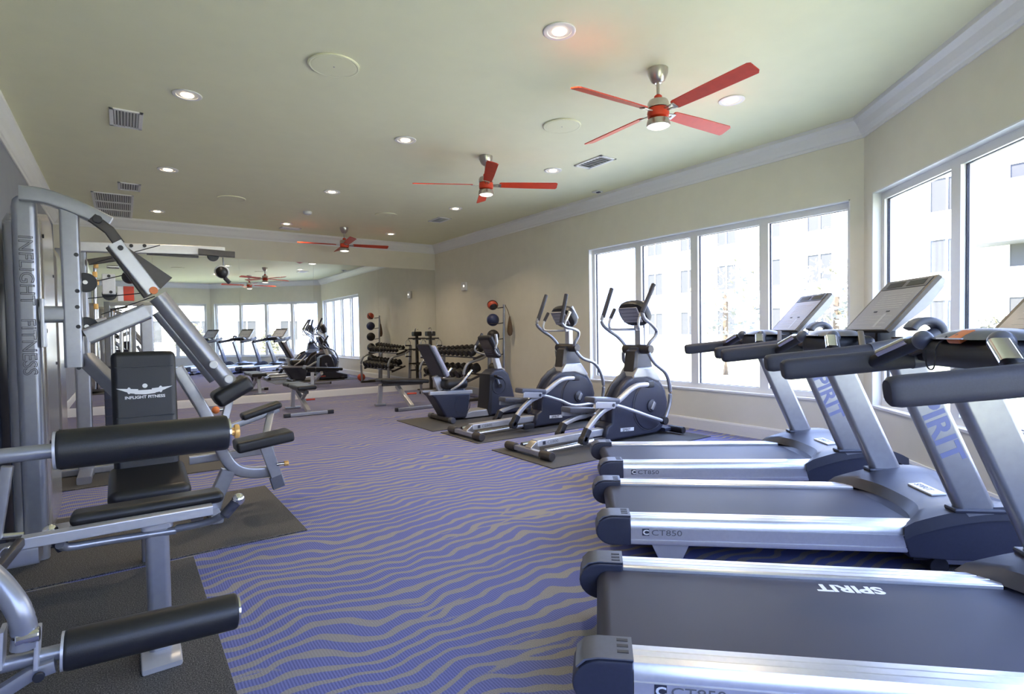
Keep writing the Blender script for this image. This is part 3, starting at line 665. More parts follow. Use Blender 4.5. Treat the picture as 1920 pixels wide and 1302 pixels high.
    MB().box(V(.53, 0, 1.385)+rot @ V(.07, 0, .01), (.05, .30, .20), rot, .02).build('console_back', 'silver', co)
    for k in range(4): MB().box(V(.53, 0, 1.385)+rot @ V(-.0815, 0, -.04+.045*k), (.001, .22, .004), rot).build('panel_line', 'print_dark', co, False)
    MB().box((.585, 0, 1.25), (.07, .09, .10), None, .02).build('console_mount', 'silver_light', t)
    # swing arms: upper moving handle + lower link, turning on the pivot
    for s, ang, y in ((-1, a_near, -.25), (1, a_far, .28)):
        Pv = V(.57, 0, .98); Rm = Matrix.Rotation(ang, 3, 'Y')
        def tr(p): q = V(p[0]-4.15, 0, p[1])-Pv; q = Rm @ q; return V(q.x, 0, q.z)+Pv
        if s < 0: K0 = ((4.70, .98, .62), (4.70, 1.05, .75), (4.755, 1.12, .86), (4.76, 1.185, .93), (4.66, 1.25, 1), (4.545, 1.31, 1), (4.50, 1.39, 1))
        else: K0 = ((4.72, .99, .60), (4.705, 1.06, .72), (4.66, 1.135, .86), (4.575, 1.205, .96), (4.50, 1.275, 1), (4.475, 1.33, 1), (4.50, 1.39, 1))
        up = [tr(p) for p in K0]; ys = [y*p[2] for p in K0]
        ha = MB().tube([(p.x, q, p.z) for p, q in zip(up, ys)], .0195, 12, 5).build('moving_handle', 'silver', t)
        g0, g1 = tr((4.50, 1.37)), tr((4.683, 1.69))
        MB().cyl((g0.x, y, g0.z), (g1.x, y, g1.z), .025, 14, .005).build('handle_grip', 'foam_grip', ha)
        lo = [tr(p) for p in ((4.70, .94), (4.75, .83), (4.90, .72), (4.975, .57), (4.985, .42), (4.945, .29), (4.89, .19))]
        yl = [y*.72, y*.88, y*1.0, y, y, y, y]
        la = MB().tube([(p.x, q, p.z) for p, q in zip(lo, yl)], .021, 12, 5).build('swing_arm', 'silver', t)
        J = lo[-1]
        MB().cyl((J.x, y-.03, J.z), (J.x, y+.03, J.z), .045, 18, .008).build('arm_joint', 'black_plastic', la)
        # pedal arm from track roller over the pedal to the crank
        dz = 0 if s < 0 else -.145; dx = 0 if s < 0 else .04; yy = .205*s
        K = [(3.69+dx, .125), (3.74+dx, .20), (3.83+dx, .29+dz*.4), (3.96+dx, .375+dz*.8), (4.09+dx, .415+dz), (4.23+dx, .485+dz), (4.37+dx, .565+dz), (4.49+dx, .60+dz), (4.64+dx, .60+dz)]
        pa = MB().bar([(x-4.15, yy, z) for x, z in K], .05, .055, .014, (0, 1, 0), 3).build('pedal_arm', 'silver_light', t)
        MB().box((4.68+dx-4.15, yy, .60+dz), (.10, .06, .075), None, .015).build('crank_bracket', 'black_plastic', pa)
        MB().cyl((K[0][0]-4.15, yy-.035, .062+.045), (K[0][0]-4.15, yy+.035, .062+.045), .045, 18, .008).build('track_roller', 'black_plastic', pa)
        MB().bar([(K[0][0]-4.15-.01, yy, .10), (3.75+dx-4.15, yy, .21)], .075, .07, .02, (0, 1, 0)).build('roller_bracket', 'black_plastic', pa)
        lk = MB().tube([(4.01+dx-4.15, yy-.03*(-s), .43+dz), (4.17+dx-4.15, yy, .41+dz), (4.40-4.15, yy*1.1, .335+dz*.6), (4.62-4.15, y, .255+dz*.3), (J.x-.02, y, J.z)], .019, 12, 5).build('link_rod', 'silver_light', t)
        pc = (3.955+dx-4.15, yy, .485+dz)
        pe = MB().box(pc, (.37, .16, .06), Matrix.Rotation(R(6), 3, 'Y'), .018).build('pedal', 'grey_plastic', t)
        MB().box((3.93+dx-4.15, yy+.075*s*-1*-1, .445+dz), (.27, .02, .065), Matrix.Rotation(R(6), 3, 'Y'), .008).build('pedal_side', 'silver_light', pe)
        MB().box((3.92+dx-4.15, -.281 if s < 0 else .281, .44+dz), (.27, .012, .06), Matrix.Rotation(R(6), 3, 'Y'), .005).build('pedal_plate', 'silver_light', pe)
        MB().cyl((4.03+dx-4.15, (.275)*s, .435+dz), (4.03+dx-4.15, .293*s, .435+dz), .018, 12).build('pedal_bolt', 'navy_plastic', pe)
    MB().bar([(.30, 0, .13), (.72, 0, .13)], .09, .05, .01).build('frame_tie', 'silver', t)
    return t
elliptical(4.2, 'nearer elliptical trainer, by the window sill beside the treadmills', R(2), R(-6))
elliptical(5.4, 'farther elliptical trainer, between the recumbent bike and the nearer elliptical', R(-15), R(-6))

# ------------------------------------------------------------------ recumbent bike (world picks, centre line y 6.62)
def recumbent():
    YB_ = 6.62
    t = thing('recumbent_bike', 'recumbent exercise bike with bucket seat and grey backrest in front of the dumbbell rack', 'exercise bike', (4.1, YB_, .009))
    X = lambda x: x-4.1
    MB().bar([(X(3.50), -.30, .04), (X(3.50), .30, .04)], .07, .055, .015).build('rear_stabilizer', 'steel_dark', t)
    for s in (-1, 1):
        MB().cyl((X(3.50), .25*s, .04), (X(3.50), .335*s, .04), .04, 14, .008).build('end_cap', 'grey_plastic', t)
        MB().cyl((X(4.78), .18*s, .04), (X(4.78), .30*s, .04), .038, 14, .008).build('front_cap', 'black_plastic', t)
    MB().bar([(X(4.78), -.22, .04), (X(4.78), .22, .04)], .07, .05, .015).build('front_stabilizer', 'steel_dark', t)
    rb = MB().prism([(X(3.26), .40), (X(3.33), .34), (X(3.42), .20), (X(3.50), .06), (X(3.56), .03), (X(3.84), .02), (X(3.86), .12), (X(3.90), .36)], 'y', -.13, .13, .03, 3).build('rear_shroud', 'navy_plastic', t)
    MB().torus((X(3.76), -.126, .20), .12, .006, (0, 1, 0), 24, 6).build('shroud_line', 'hood', rb)
    for s in (-1, 1): MB().bar([(X(3.27), .11*s, .40), (X(3.92), .11*s, .375)], .05, .05, .01).build('seat_rail', 'silver_light', t)
    MB().prism([(X(3.80), .012), (X(3.82), .085), (X(3.90), .105), (X(4.16), .11), (X(4.25), .09), (X(4.26), .012)], 'y', -.13, .13, .02).build('step_through', 'silver_light', t)
    se = MB(); se.box((X(3.66), 0, .50), (.36, .38, .14), None, .06, 4); se.build('seat', 'vinyl', t)
    MB().prism([(X(3.50), .36), (X(3.52), .46), (X(3.80), .46), (X(3.80), .36)], 'y', -.12, .12, .02).build('seat_carriage', 'grey_plastic', t)
    rot = Matrix.Rotation(R(-28), 3, 'Y')
    MB().box((X(3.42), 0, .82), (.075, .36, .48), rot, .035, 4).build('backrest', 'vinyl_grey', t)
    MB().box((X(3.365), 0, .83), (.045, .37, .50), rot, .02, 3).build('backrest_shell', 'black_plastic', t)
    MB().bar([(X(3.50), 0, .42), (X(3.42), 0, .62)], .06, .10, .01, (1, 0, 0)).build('backrest_post', 'silver_light', t)
    for s in (-1, 1):
        h = MB().tube([(X(3.55), .20*s, .43), (X(3.64), .27*s, .50), (X(3.72), .28*s, .575), (X(3.80), .28*s, .66)], .016, 10, 5).build('side_handle', 'silver_light', t)
        MB().cyl((X(3.76), .28*s, .615), (X(3.83), .28*s, .69), .02, 12, .004).build('side_grip', 'chrome', h)
    fs_ = MB().prism([(X(4.20), .012), (X(4.17), .10), (X(4.20), .30), (X(4.22), .60), (X(4.30), .66), (X(4.44), .67), (X(4.54), .60), (X(4.60), .42), (X(4.66), .20), (X(4.95), .12), (X(4.95), .012)], 'y', -.14, .14, .035, 3).build('drive_housing', 'navy_plastic', t)
    MB().prism([(X(4.19), .02), (X(4.16), .10), (X(4.19), .30), (X(4.21), .60), (X(4.27), .60), (X(4.25), .30), (X(4.23), .02)], 'y', -.142, .142, .01).build('housing_edge', 'black_plastic', fs_)
    MB().torus((X(4.36), -.143, .43), .115, .005, (0, 1, 0), 28, 6).build('housing_ring', 'hood', fs_)
    for s in (-1, 1):
        ck = MB().bar([(X(4.36), .165*s, .43), (X(4.36)-.10*s*-1*.6, .165*s, .43+.13*(-s))], .03, .025, .008, (0, 1, 0)).build('crank_arm', 'silver', t)
        MB().cyl((X(4.36), .13*s, .43), (X(4.36), .18*s, .43), .03, 14).build('crank_hub', 'chrome', ck)
        MB().box((X(4.36)+.06*s, .215*s, .43-.13*s), (.11, .09, .03), Matrix.Rotation(R(25), 3, 'Y'), .01).build('foot_pedal', 'black_plastic', ck)
    ms = MB().bar([(X(4.46), 0, .64), (X(4.37), 0, .90)], .09, .08, .015, (1, 0, 0)).build('mast', 'white_plastic', t)
    MB().lathe([(.09, 0), (.085, .04), (.05, .07), (.02, .075)], (X(4.47), 0, .60), (-.3, 0, 1), 18).build('mast_collar', 'silver_light', ms)
    rc = Matrix.Rotation(R(-28), 3, 'Y'); c0 = V(X(4.30), 0, .99)
    co = MB().box(c0, (.08, .34, .36), rc, .035, 3).build('console', 'black_plastic', t)
    MB().box(c0+rc @ V(-.042, 0, .03), (.008, .26, .22), rc, .003).build('control_panel', 'screen_dark', co)
    for k in range(3): MB().box(c0+rc @ V(-.047, 0, -.10+.035*k), (.003, .18, .012), rc).build('panel_button', 'letter_grey', co, False)
    for s in (-1, 1):
        h = MB().tube([(X(4.40), .03*s, .86), (X(4.36), .17*s, .87), (X(4.28), .24*s, .885), (X(4.235), .25*s, .95), (X(4.27), .25*s, 1.06), (X(4.25), .25*s, 1.15)] if s < 0 else [(X(4.40), .03, .86), (X(4.36), .17, .87), (X(4.28), .28, .90), (X(4.25), .32, .97), (X(4.38), .33, 1.16)], .015, 10, 5).build('handlebar', 'silver', t)
        if s < 0: MB().cyl((X(4.265), -.25, 1.05), (X(4.25), -.25, 1.17), .021, 12, .004).build('bar_grip', 'silver_light', h)
        else: MB().cyl((X(4.27), .322, 1.0), (X(4.39), .332, 1.18), .021, 12, .004).build('bar_grip', 'foam_grip', h)
recumbent()

# ------------------------------------------------------------------ weights corner
def bench(name, label, P, rz, flat):
    t = thing(name, label, 'bench', (*P, 0), rz, None)
    # local: x across, y towards the mirror
    MB().bar([(-.33, -.56, .03), (.33, -.56, .03)], .05, .05, .01).build('rear_crossbar', 'silver', t)
    for s in (-1, 1):
        MB().bar([(s*.27, -.56, .03), (s*.36, -.56, .03)], .058, .058, .012).build('bar_end', 'black_plastic', t)
    MB().bar([(-.12, .42, .02), (.12, .42, .02)], .05, .04, .01).build('front_crossbar', 'silver', t)
    MB().bar([(0, -.55, .05), (0, .10, .30)], .06, .075, .01).build('main_beam', 'silver_light', t)
    MB().bar([(0, .42, .03), (0, .36, .34)], .06, .06, .01, (1, 0, 0)).build('front_post', 'silver_light', t)
    MB().bar([(0, -.45, .34), (0, .44, .355)], .06, .05, .01).build('seat_frame', 'steel_dark', t)
    MB().bar([(0, -.40, .33), (0, -.15, .20)], .05, .04, .008).build('adjust_strut', 'silver', t)
    MB().cyl((.03, -.30, .21), (.16, -.30, .21), .014, 10, .003).build('adjust_handle', 'red', t)
    MB().box((0, .30, .41), (.28, .36, .065), None, .022, 3).build('seat_pad', 'vinyl', t)
    b = MB().box((0, -.20, .41), (.28, .60, .065), None, .022, 3).build('back_pad', 'vinyl', t)
    return t
bench('weight_bench', 'small black padded weight bench standing alone on the carpet before the mirror', (2.23, 8.98), 0, True)
t = thing('adjustable_bench', 'long dark adjustable bench half hidden behind the recumbent bike', 'bench', (3.78, 8.35, 0), 0)
MB().bar([(-.36, -.46, .03), (.33, -.42, .03)], .05, .05, .01).build('rear_crossbar', 'silver', t)
for x in (-.36, .33): MB().box((x, -.44, .03), (.07, .06, .058), None, .01).build('bar_end', 'black_plastic', t)
MB().bar([(-.10, -.42, .05), (-.06, .25, .33)], .06, .075, .01).build('main_beam', 'silver_light', t)
MB().bar([(-.32, .40, .02), (-.30, .36, .36)], .06, .07, .01, (1, 0, 0)).build('front_post', 'silver_light', t)
MB().bar([(-.40, .38, .02), (-.22, .38, .02)], .05, .04, .01).build('front_crossbar', 'silver', t)
MB().box((0, .15, .42), (.86, .28, .065), Matrix.Rotation(R(4), 3, 'Y'), .022, 3).build('seat_pad', 'vinyl', t)
MB().bar([(-.36, .15, .375), (.36, .15, .36)], .05, .05, .01).build('pad_frame', 'steel_dark', t)
MB().cyl((-.02, -.06, .22), (.13, -.10, .22), .014, 10, .003).build('adjust_handle', 'red', t)
# dumbbell rack along the right wall
def rack():
    t = thing('dumbbell_rack', 'two-tier dumbbell rack with curved steel ends along the right wall', 'rack', (5.15, 9.08, 0))
    for y in (-.86, .86):
        f = MB().tube([(-.33, y, .03), (-.345, y, .30), (-.345, y, .52), (-.27, y, .66), (-.12, y, .71), (.06, y, .76), (.18, y, .84)], .026, 10, 5)
        f.build('end_frame', 'silver', t)
        MB().bar([(-.36, y, .025), (.36, y, .025)], .06, .05, .012).build('foot_bar', 'steel_dark', t)
        MB().bar([(.16, y, .04), (.20, y, .95)], .05, .06, .01, (1, 0, 0)).build('back_post', 'silver', t)
    for z, x0 in ((.80, -.02), (.42, -.14)):
        for dx, dz in ((-.10, -.035), (.10, .045)):
            MB().bar([(x0+dx, -.87, z+dz), (x0+dx, .87, z+dz)], .05, .025, .006).build('tier_rail', 'steel_dark', t)
        for y in (-.86, .86): MB().bar([(x0-.13, y, z-.065), (x0+.2, y, z+.05)], .03, .04, .008).build('tier_bracket', 'steel_dark', t)
rack()
def dumbbell(P, r, label):
    t = thing('dumbbell', label, 'dumbbell', P, 0, 'dumbbells on the rack'); t.matrix_basis = t.matrix_basis @ Matrix.Rotation(R(-21.8), 4, 'Y')
    MB().cyl((-.07, 0, 0), (.07, 0, 0), .014, 8).build('handle', 'chrome', t)
    for s in (-1, 1): MB().cyl((.055*s, 0, 0), ((.055+r*1.5)*s, 0, 0), r, 10, r*.2).build('head', 'ball_black', t)
ORD = ('first', 'second', 'third', 'fourth', 'fifth', 'sixth', 'seventh', 'eighth', 'ninth', 'tenth')
for k in range(10):
    r = .070-.003*k; dumbbell((5.15-.02-.006, 9.08-.77+.171*k, .805+.013+r*1.07), r, 'black round-head dumbbell, %s from the ball tree on the upper tier' % ORD[k])
for k in range(8):
    r = .084-.002*k; dumbbell((5.15-.14-.006, 9.08-.75+.215*k, .425+.013+r*1.07), r, 'large black dumbbell, %s from the ball tree on the lower tier' % ORD[k])
# medicine ball tree
t = thing('ball_tree', 'leaning steel medicine-ball tree against the right wall', 'rack', (5.30, 7.88, 0))
MB().tube([(.10, 0, .03), (.115, 0, .6), (.14, 0, 1.69)], .022, 12).build('pole', 'silver', t)
MB().box((.05, 0, .018), (.46, .09, .036), None, .012).build('base', 'steel_dark', t); MB().box((.10, 0, .017), (.09, .44, .034), None, .012).build('base_cross', 'steel_dark', t)
ballz = ((1.70, .088, 'red'), (1.43, .108, 'blue'), (1.155, .108, 'black'), (.885, .105, 'black'), (.59, .105, 'black'))
for k, (z, r, c) in enumerate(ballz):
    zz = z-.06; a = MB().tube([(.125, 0, zz), (.0, 0, zz-.015)], .008, 8); a.build('arm', 'steel_dark', t)
    MB().torus((-.10, 0, zz-.015), r*.80, .006, (0, 0, 1), 20, 6).build('ring', 'steel_dark', t)
for k, (z, r, c) in enumerate(ballz):
    lab = ('red and black medicine ball at the top of the ball tree', 'dark blue medicine ball second from the top of the ball tree', 'black medicine ball third from the top of the ball tree', 'black medicine ball fourth from the top of the ball tree', 'black medicine ball lowest on the ball tree')[k]
    b = thing('medicine_ball', lab, 'ball', (5.20, 7.88, z-.075+r*.6-r), 0, 'medicine balls on the tree')
    MB().ball((0, 0, r), r, 20, 14).build('ball', {'red': 'ball_red', 'blue': 'ball_blue', 'black': 'ball_black'}[c], b)
    if c == 'red':
        MB().torus((0, 0, r), r*.93, r*.16, (.5, .6, .5), 24, 8).build('black_band', 'ball_black', b); pa_ = V(-.2, -.75, -.62).normalized(); MB().lathe([(r*.765, 0), (r*.54, .2*r), (r*.25, .33*r), (.001, .36*r)], V(0, 0, r)+pa_*(.66*r), pa_, 20).build('black_patch', 'ball_black', b)
b = thing('medicine_ball', 'orange medicine ball on the floor beside the ball tree', 'ball', (4.98, 7.72, 0)); MB().ball((0, 0, .10), .10, 20, 14).build('ball', 'ball_red', b); MB().torus((0, 0, .10), .10, .004, (1, 0, .2), 24, 6).build('seam', 'ball_black', b)
t = thing('net_bag', 'brown net bag hanging from the top of the ball tree', 'bag', (5.50, 7.80, 1.14))
MB().lathe([(.01, 0), (.035, .02), (.05, .08), (.042, .18), (.02, .30), (.012, .34)], n=14).build('net', 'net_brown', t)
MB().tube([(0, 0, .33), (-.02, .03, .45), (-.055, .06, .545)], .006, 6).build('cord', 'net_brown', t)
# stand with cable attachments in the corner
t = thing('accessory_stand', 'dark stand hung with chrome cable handles in the mirror corner', 'rack', (5.28, 10.42, 0))
MB().box((0, 0, .015), (.44, .44, .03), None, .01).build('base', 'steel_dark', t); MB().bar([(0, 0, .03), (0, 0, 1.24)], .06, .06, .01, (1, 0, 0)).build('pole', 'steel_dark', t)
for z, yy in ((1.10, 0), (.86, 0), (.55, 0)):
    MB().bar([(-.20, 0, z), (.20, 0, z)], .03, .03, .006).build('crossbar', 'steel_dark', t)
    MB().bar([(0, -.18, z-.02), (0, .18, z-.02)], .03, .03, .006).build('crossbar', 'steel_dark', t)
MB().box((0, 0, 1.20), (.19, .15, .10), None, .02).build('top_tray', 'black_plastic', t)
MB().torus((0, 0, 1.245), .08, .012, (1, 0, 0), 16, 8, 0, 180).build('top_handle', 'chrome', t)
for k, (x, y, z, lab) in enumerate(((-.19, -.02, 1.085, 'chrome stirrup handle hanging highest on the corner stand'), (.19, -.02, 1.085, 'chrome stirrup handle hanging on the wall side of the corner stand'), (-.19, -.02, .845, 'chrome stirrup handle hanging below the highest one on the corner stand'), (0, -.19, .525, 'chrome stirrup handle hanging low at the front of the corner stand'))):
    h = thing('stirrup_handle', lab, 'handle', (5.28+x, 10.42+y, z), 0, 'cable handles on the stand')
    MB().tube([(0, -.02, 0), (-.055, -.03, -.06), (-.06, -.03, -.14)], .006, 6).tube([(0, -.02, 0), (.055, -.03, -.06), (.06, -.03, -.14)], .006, 6).build('stirrup', 'chrome', h)
    MB().cyl((-.062, -.03, -.14), (.062, -.03, -.14), .016, 10).build('grip', 'foam_grip', h)

# ------------------------------------------------------------------ multi-station machine with the lettered column (column plane y = 3.86)
def lat_machine():
    t = thing('lat_pulldown_machine', 'silver multi-station weight machine with lettered column, lever arm and logo backrest', 'weight machine', (.0, 3.95, .009))
    Yc = 3.86
    P = lambda u, v, Y=Yc: atY(u, v, Y)
    B = lambda mb, n, m, p=t, **k: mb.build(n, m, p, world=True, **k)
    # lettered column and weight-stack shroud
    col = MB(); col.sweep([(-.415, 3.89, .012), (-.415, 3.89, 1.90), (-.413, 3.892, 1.935), (-.411, 3.895, 1.955)], rrect(.105, .09, .03, 4), (0, 1, 0), [1, 1, .94, .7]); co = B(col, 'column', 'silver')
    text('column_lettering', 'INFLIGHT', .082, (-.437, 3.8425, 1.755), (-.0, 0, -1), (1, 0, 0), 'letter_grey', co, True, sx=1.05, outline=True)
    text('column_lettering', 'FITNESS', .082, (-.4375, 3.8425, 1.315), (-.0, 0, -1), (1, 0, 0), 'letter_grey', co, True, sx=1.05, outline=True)
    sh = MB(); sh.sweep([(-.44, 4.29, .10), (-.44, 4.29, .16), (-.44, 4.29, 1.80), (-.44, 4.28, 1.89), (-.44, 4.27, 1.94)], rrect(.17, .68, .07, 5), (0, 1, 0), [.86, 1, 1, .97, .8]); so_ = B(sh, 'stack_shroud', 'shroud_silver')
    for z in (.62, 1.25, 1.78): B(MB().cyl((-.354, 4.02, z), (-.350, 4.02, z), .012, 10), 'bolt', 'black_plastic', so_)
    for z in (.62, 1.05, 1.35, 1.6): B(MB().cyl((-.354, 4.50, z), (-.350, 4.50, z), .010, 10), 'bolt', 'black_plastic', so_)
    B(MB().sweep([(-.64, 4.25, .012), (-.64, 4.25, 1.74), (-.64, 4.25, 1.84), (-.64, 4.25, 1.87)], rrect(.16, .50, .06, 4), (0, 1, 0), [1, 1, .95, .7]), 'side_shroud', 'grey_plastic')
    B(MB().bar([(-.74, 4.2, .04), (-.30, 4.2, .04)], .30, .06, .02), 'base_frame', 'silver')
    # boom, post, struts
    bm = MB().sweep(catmull([P(36, 363), P(78, 368), P(125, 383), P(165, 400), P(205, 420)], 5), rrect(.080, .07, .012, 2), (0, 1, 0)); B(bm, 'top_boom', 'silver')
    po = B(MB().bar([(-.228, 3.88, 1.045), (-.228, 3.885, 1.945)], .10, .085, .014, (1, 0, 0)), 'front_post', 'silver')
    for u, v in ((143, 478), (145, 546), (145, 576), (147, 613), (147, 660), (148, 690)):
        p = P(u, v, 3.837); B(MB().cyl(p, p+V(0, -.006, 0), .011, 12), 'bolt', 'black_plastic', po)
    B(MB().bar([P(74, 590, 3.87), P(153, 590, 3.87)], .07, .09, .02), 'lower_strut', 'silver')
    B(MB().bb((-.363, 3.83, 1.16), (-.345, 3.93, 1.42), .004), 'strut_plate', 'silver_light')
    B(MB().bar([P(163, 632), P(276, 584)], .075, .095, .02), 'lever_brace', 'silver')
    B(MB().bar([P(160, 672, 3.9), P(225, 735, 3.75), P(262, 800, 3.62)], .07, .08, .015), 'backrest_strut', 'silver')
    for z in (1.52, 1.27):
        pu = B(MB().cyl((-.17, 3.905, z), (-.17, 3.935, z), .055, 22, .006), 'pulley', 'black_plastic')
        B(MB().cyl((-.17, 3.90, z), (-.17, 3.94, z), .012, 10), 'pulley_axle', 'chrome', pu)
    for a, b in (((170, 495), (300, 460)), ((170, 530), (250, 512)), ((165, 560), (285, 548)), ((190, 590), (290, 556))):
        B(MB().tube([P(*a, 3.92), P(*b, 3.92)], .003, 6), 'cable', 'black_plastic')
    # lever arm
    B(MB().sweep([P(172, 408, 3.82), P(205, 432, 3.82), P(224, 458, 3.82)], rrect(.055, .03, .01, 2), (0, 1, 0)), 'lever_plate', 'steel_dark')
    p = P(183, 412, 3.80); B(MB().cyl(p, p+V(0, -.02, 0), .022, 16, .003), 'lever_pivot', 'black_plastic')
    lv = B(MB().sweep([P(215, 456, 3.82), P(288, 548, 3.82)], rrect(.075, .05, .010, 2), (0, 1, 0)), 'lever_bar', 'silver_light')
    B(MB().sweep([P(207, 462, 3.86), P(278, 556, 3.86)], rrect(.05, .06, .010, 2), (0, 1, 0)), 'lever_bar_back', 'steel_dark')
    p = P(226, 465, 3.79); B(MB().cyl(p, p+V(0, -.008, 0), .014, 12), 'lever_bolt', 'black_plastic', lv)
    p = P(288, 545, 3.79); B(MB().cyl(p, p+V(0, -.012, 0), .022, 14, .003), 'lever_knob', 'orange', lv)
    q = [P(u, v, 3.86) for u, v in ((233, 460), (323, 521), (302, 541), (268, 512))]
    pl = MB(); pl.add(q+[a+V(0, .03, 0) for a in q], [[0, 1, 2, 3], [4, 5, 6, 7], [0, 1, 5, 4], [1, 2, 6, 5], [2, 3, 7, 6], [3, 0, 4, 7]]); B(pl, 'cam_plate', 'steel_dark', smooth=False)
    B(MB().tube([P(296, 556, 3.84), P(304, 565, 3.84), P(432, 722, 3.84)], .052, 16), 'lever_tube', 'silver')
    B(MB().tube([P(296, 585, 3.88), P(402, 712, 3.88)], .035, 12), 'lower_tube', 'silver')
    for u, v in ((400, 684), (428, 711)):
        p = P(u, v, 3.79); B(MB().cyl(p, p+V(0, -.022, 0), .025, 16, .006), 'tube_cap', 'white_plastic')
    c = P(435, 733, 3.84); d = (P(462, 716, 3.84)-P(407, 748, 3.84)).normalized(); rot = Matrix.Rotation(-math.atan2(d.z, d.x), 3, 'Y')
    B(MB().box(c, (.235, .20, .10), rot, .03, 3), 'arm_pad', 'vinyl')
    # seat and logo backrest
    rb = Matrix.Rotation(R(-7), 3, 'X')
    bk = MB().box((.083, 3.52, .80), (.290, .075, .66), rb, .03, 4); bo = B(bk, 'backrest', 'vinyl')
    nf = rb @ V(0, -1, 0); ux = V(1, 0, 0); uz = rb @ V(0, 0, 1); oc = V(.083, 3.52, .80)+nf*.0382
    for h in (.185+.06, -.02): B(MB().bar([oc+uz*h-ux*.128, oc+uz*h+ux*.128], .004, .004, .001), 'seam', 'black_plastic', bo)
    lz = .115
    text('logo_lettering', 'INFLIGHT FITNESS', .021, oc+uz*(lz-.038)-ux*.0+nf*.0003, ux, uz, 'print_white', bo, True, sx=1.05, bold=.0006, depth=.0003, center=True)
    w = MB()
    for s in (-1, 1):
        for a0, a1, z0, z1 in ((.03, .125, .012, .020), (.03, .105, .003, .011), (.03, .085, -.006, .002)):
            w.add([oc+nf*.0006+ux*(s*a0)+uz*(lz+z0), oc+nf*.0006+ux*(s*a1)+uz*(lz+z1), oc+nf*.0006+ux*(s*(a1-.02))+uz*(lz+z0-.002), oc+nf*.0006+ux*(s*a0)+uz*(lz+z0-.008)], [[0, 1, 2, 3]])
        ring = [oc+nf*.0007+ux*(s*.07+.009*math.cos(R(a)))+uz*(lz+.006+.018*math.sin(R(a))) for a in range(0, 360, 36)]; w.add(ring, [list(range(10))])
    ring = [oc+nf*.0007+ux*(.012*math.cos(R(a)))+uz*(lz+.028+.012*math.sin(R(a))) for a in range(0, 360, 36)]; w.add(ring, [list(range(10))])
    w.add([oc+nf*.0007+ux*x+uz*(lz+z) for x, z in ((-.06, .006), (.06, .006), (.045, -.014), (0, -.018), (-.045, -.014))], [[0, 1, 2, 3, 4]])
    B(w, 'wing_logo', 'print_white', bo, smooth=False)
    st = MB().box((.083, 3.30, .47), (.335, .44, .085), Matrix.Rotation(R(6), 3, 'X'), .036, 4); B(st, 'seat_pad', 'vinyl')
    B(MB().bar([(.083, 3.34, .41), (.083, 3.50, .03)], .08, .08, .012, (1, 0, 0)), 'seat_post', 'silver')
    B(MB().bar([(.083, 3.56, .55), (.083, 3.50, .40)], .07, .05, .01, (1, 0, 0)), 'backrest_bracket', 'silver')
    # side station: bent beam, leg, slanted bar and two arm pads (plane y ~ 4.1)
    Y2 = 4.12; Q = lambda u, v, Y=Y2: atY(u, v, Y)
    B(MB().sweep(catmull([Q(332, 690), Q(360, 735), Q(390, 785), Q(418, 850), Q(440, 878), Q(470, 886), Q(506, 884)], 4), rrect(.075, .07, .014, 2), (0, 1, 0)), 'bent_beam', 'silver')
    B(MB().bar([Q(428, 882), Q(407, 928)], .07, .09, .012, (1, 0, 0)), 'beam_leg', 'silver')
    p = Q(399, 948); B(MB().bar([(p.x, p.y-.22, .036), (p.x, p.y+.22, .036)], .07, .05, .012), 'beam_foot', 'silver')
    B(MB().bar([(p.x, p.y, .06), Q(407, 928)], .07, .09, .012, (1, 0, 0)), 'foot_post', 'silver')
    sb = B(MB().bar([Q(492, 822, 4.05), Q(524, 908, 4.05)], .035, .075, .006, (1, 0, 0)), 'slant_bar', 'silver')
    B(MB().bar([Q(516, 893, 4.05), Q(523, 914, 4.05)], .038, .08, .006, (1, 0, 0)), 'bar_tip', 'grey_plastic', sb)
    k = Q(519, 871, 4.03); B(MB().cyl(k, k+V(.06, -.01, 0), .010, 10), 'pull_pin', 'chrome', sb); B(MB().cyl(k+V(.045, -.01, 0), k+V(.075, -.012, 0), .018, 14, .004), 'pull_knob', 'brass', sb)
    B(MB().bar([Q(355, 864, 4.3), Q(513, 842, 4.3)], .05, .055, .008), 'cross_tube', 'silver')
    def arm_pad(a, b, th, dep, Y):
        A, C = Q(*a, Y), Q(*b, Y); d = (C-A); rt = Matrix.Rotation(-math.atan2(d.z, d.x), 3, 'Y')
        return MB().box((A+C)/2, (d.length, dep, th), rt, .02, 3)
    B(arm_pad((452, 783), (526, 757), .05, .13, 4.35), 'upper_pad', 'vinyl'); B(MB().bar([Q(430, 802, 4.35), Q(522, 767, 4.35)], .05, .045, .008), 'upper_pad_frame', 'silver')
    B(MB().bar([Q(508, 772, 4.35), Q(499, 815, 4.25)], .05, .05, .008, (1, 0, 0)), 'pad_upright', 'silver')
    B(arm_pad((440, 838), (546, 814), .075, .20, 4.0), 'lower_pad', 'vinyl')
    B(MB().bar([Q(430, 752, 4.35), Q(418, 800, 4.35), Q(412, 850, 4.3)], .05, .05, .008, (1, 0, 0)), 'knob_post', 'silver')
    k = Q(418, 768, 4.33); B(MB().cyl(k, k+V(-.03, 0, 0), .010, 10), 'pull_pin', 'chrome'); B(MB().ball(k+V(-.045, 0, 0), .026, 14, 10), 'pull_knob', 'orange')
lat_machine()

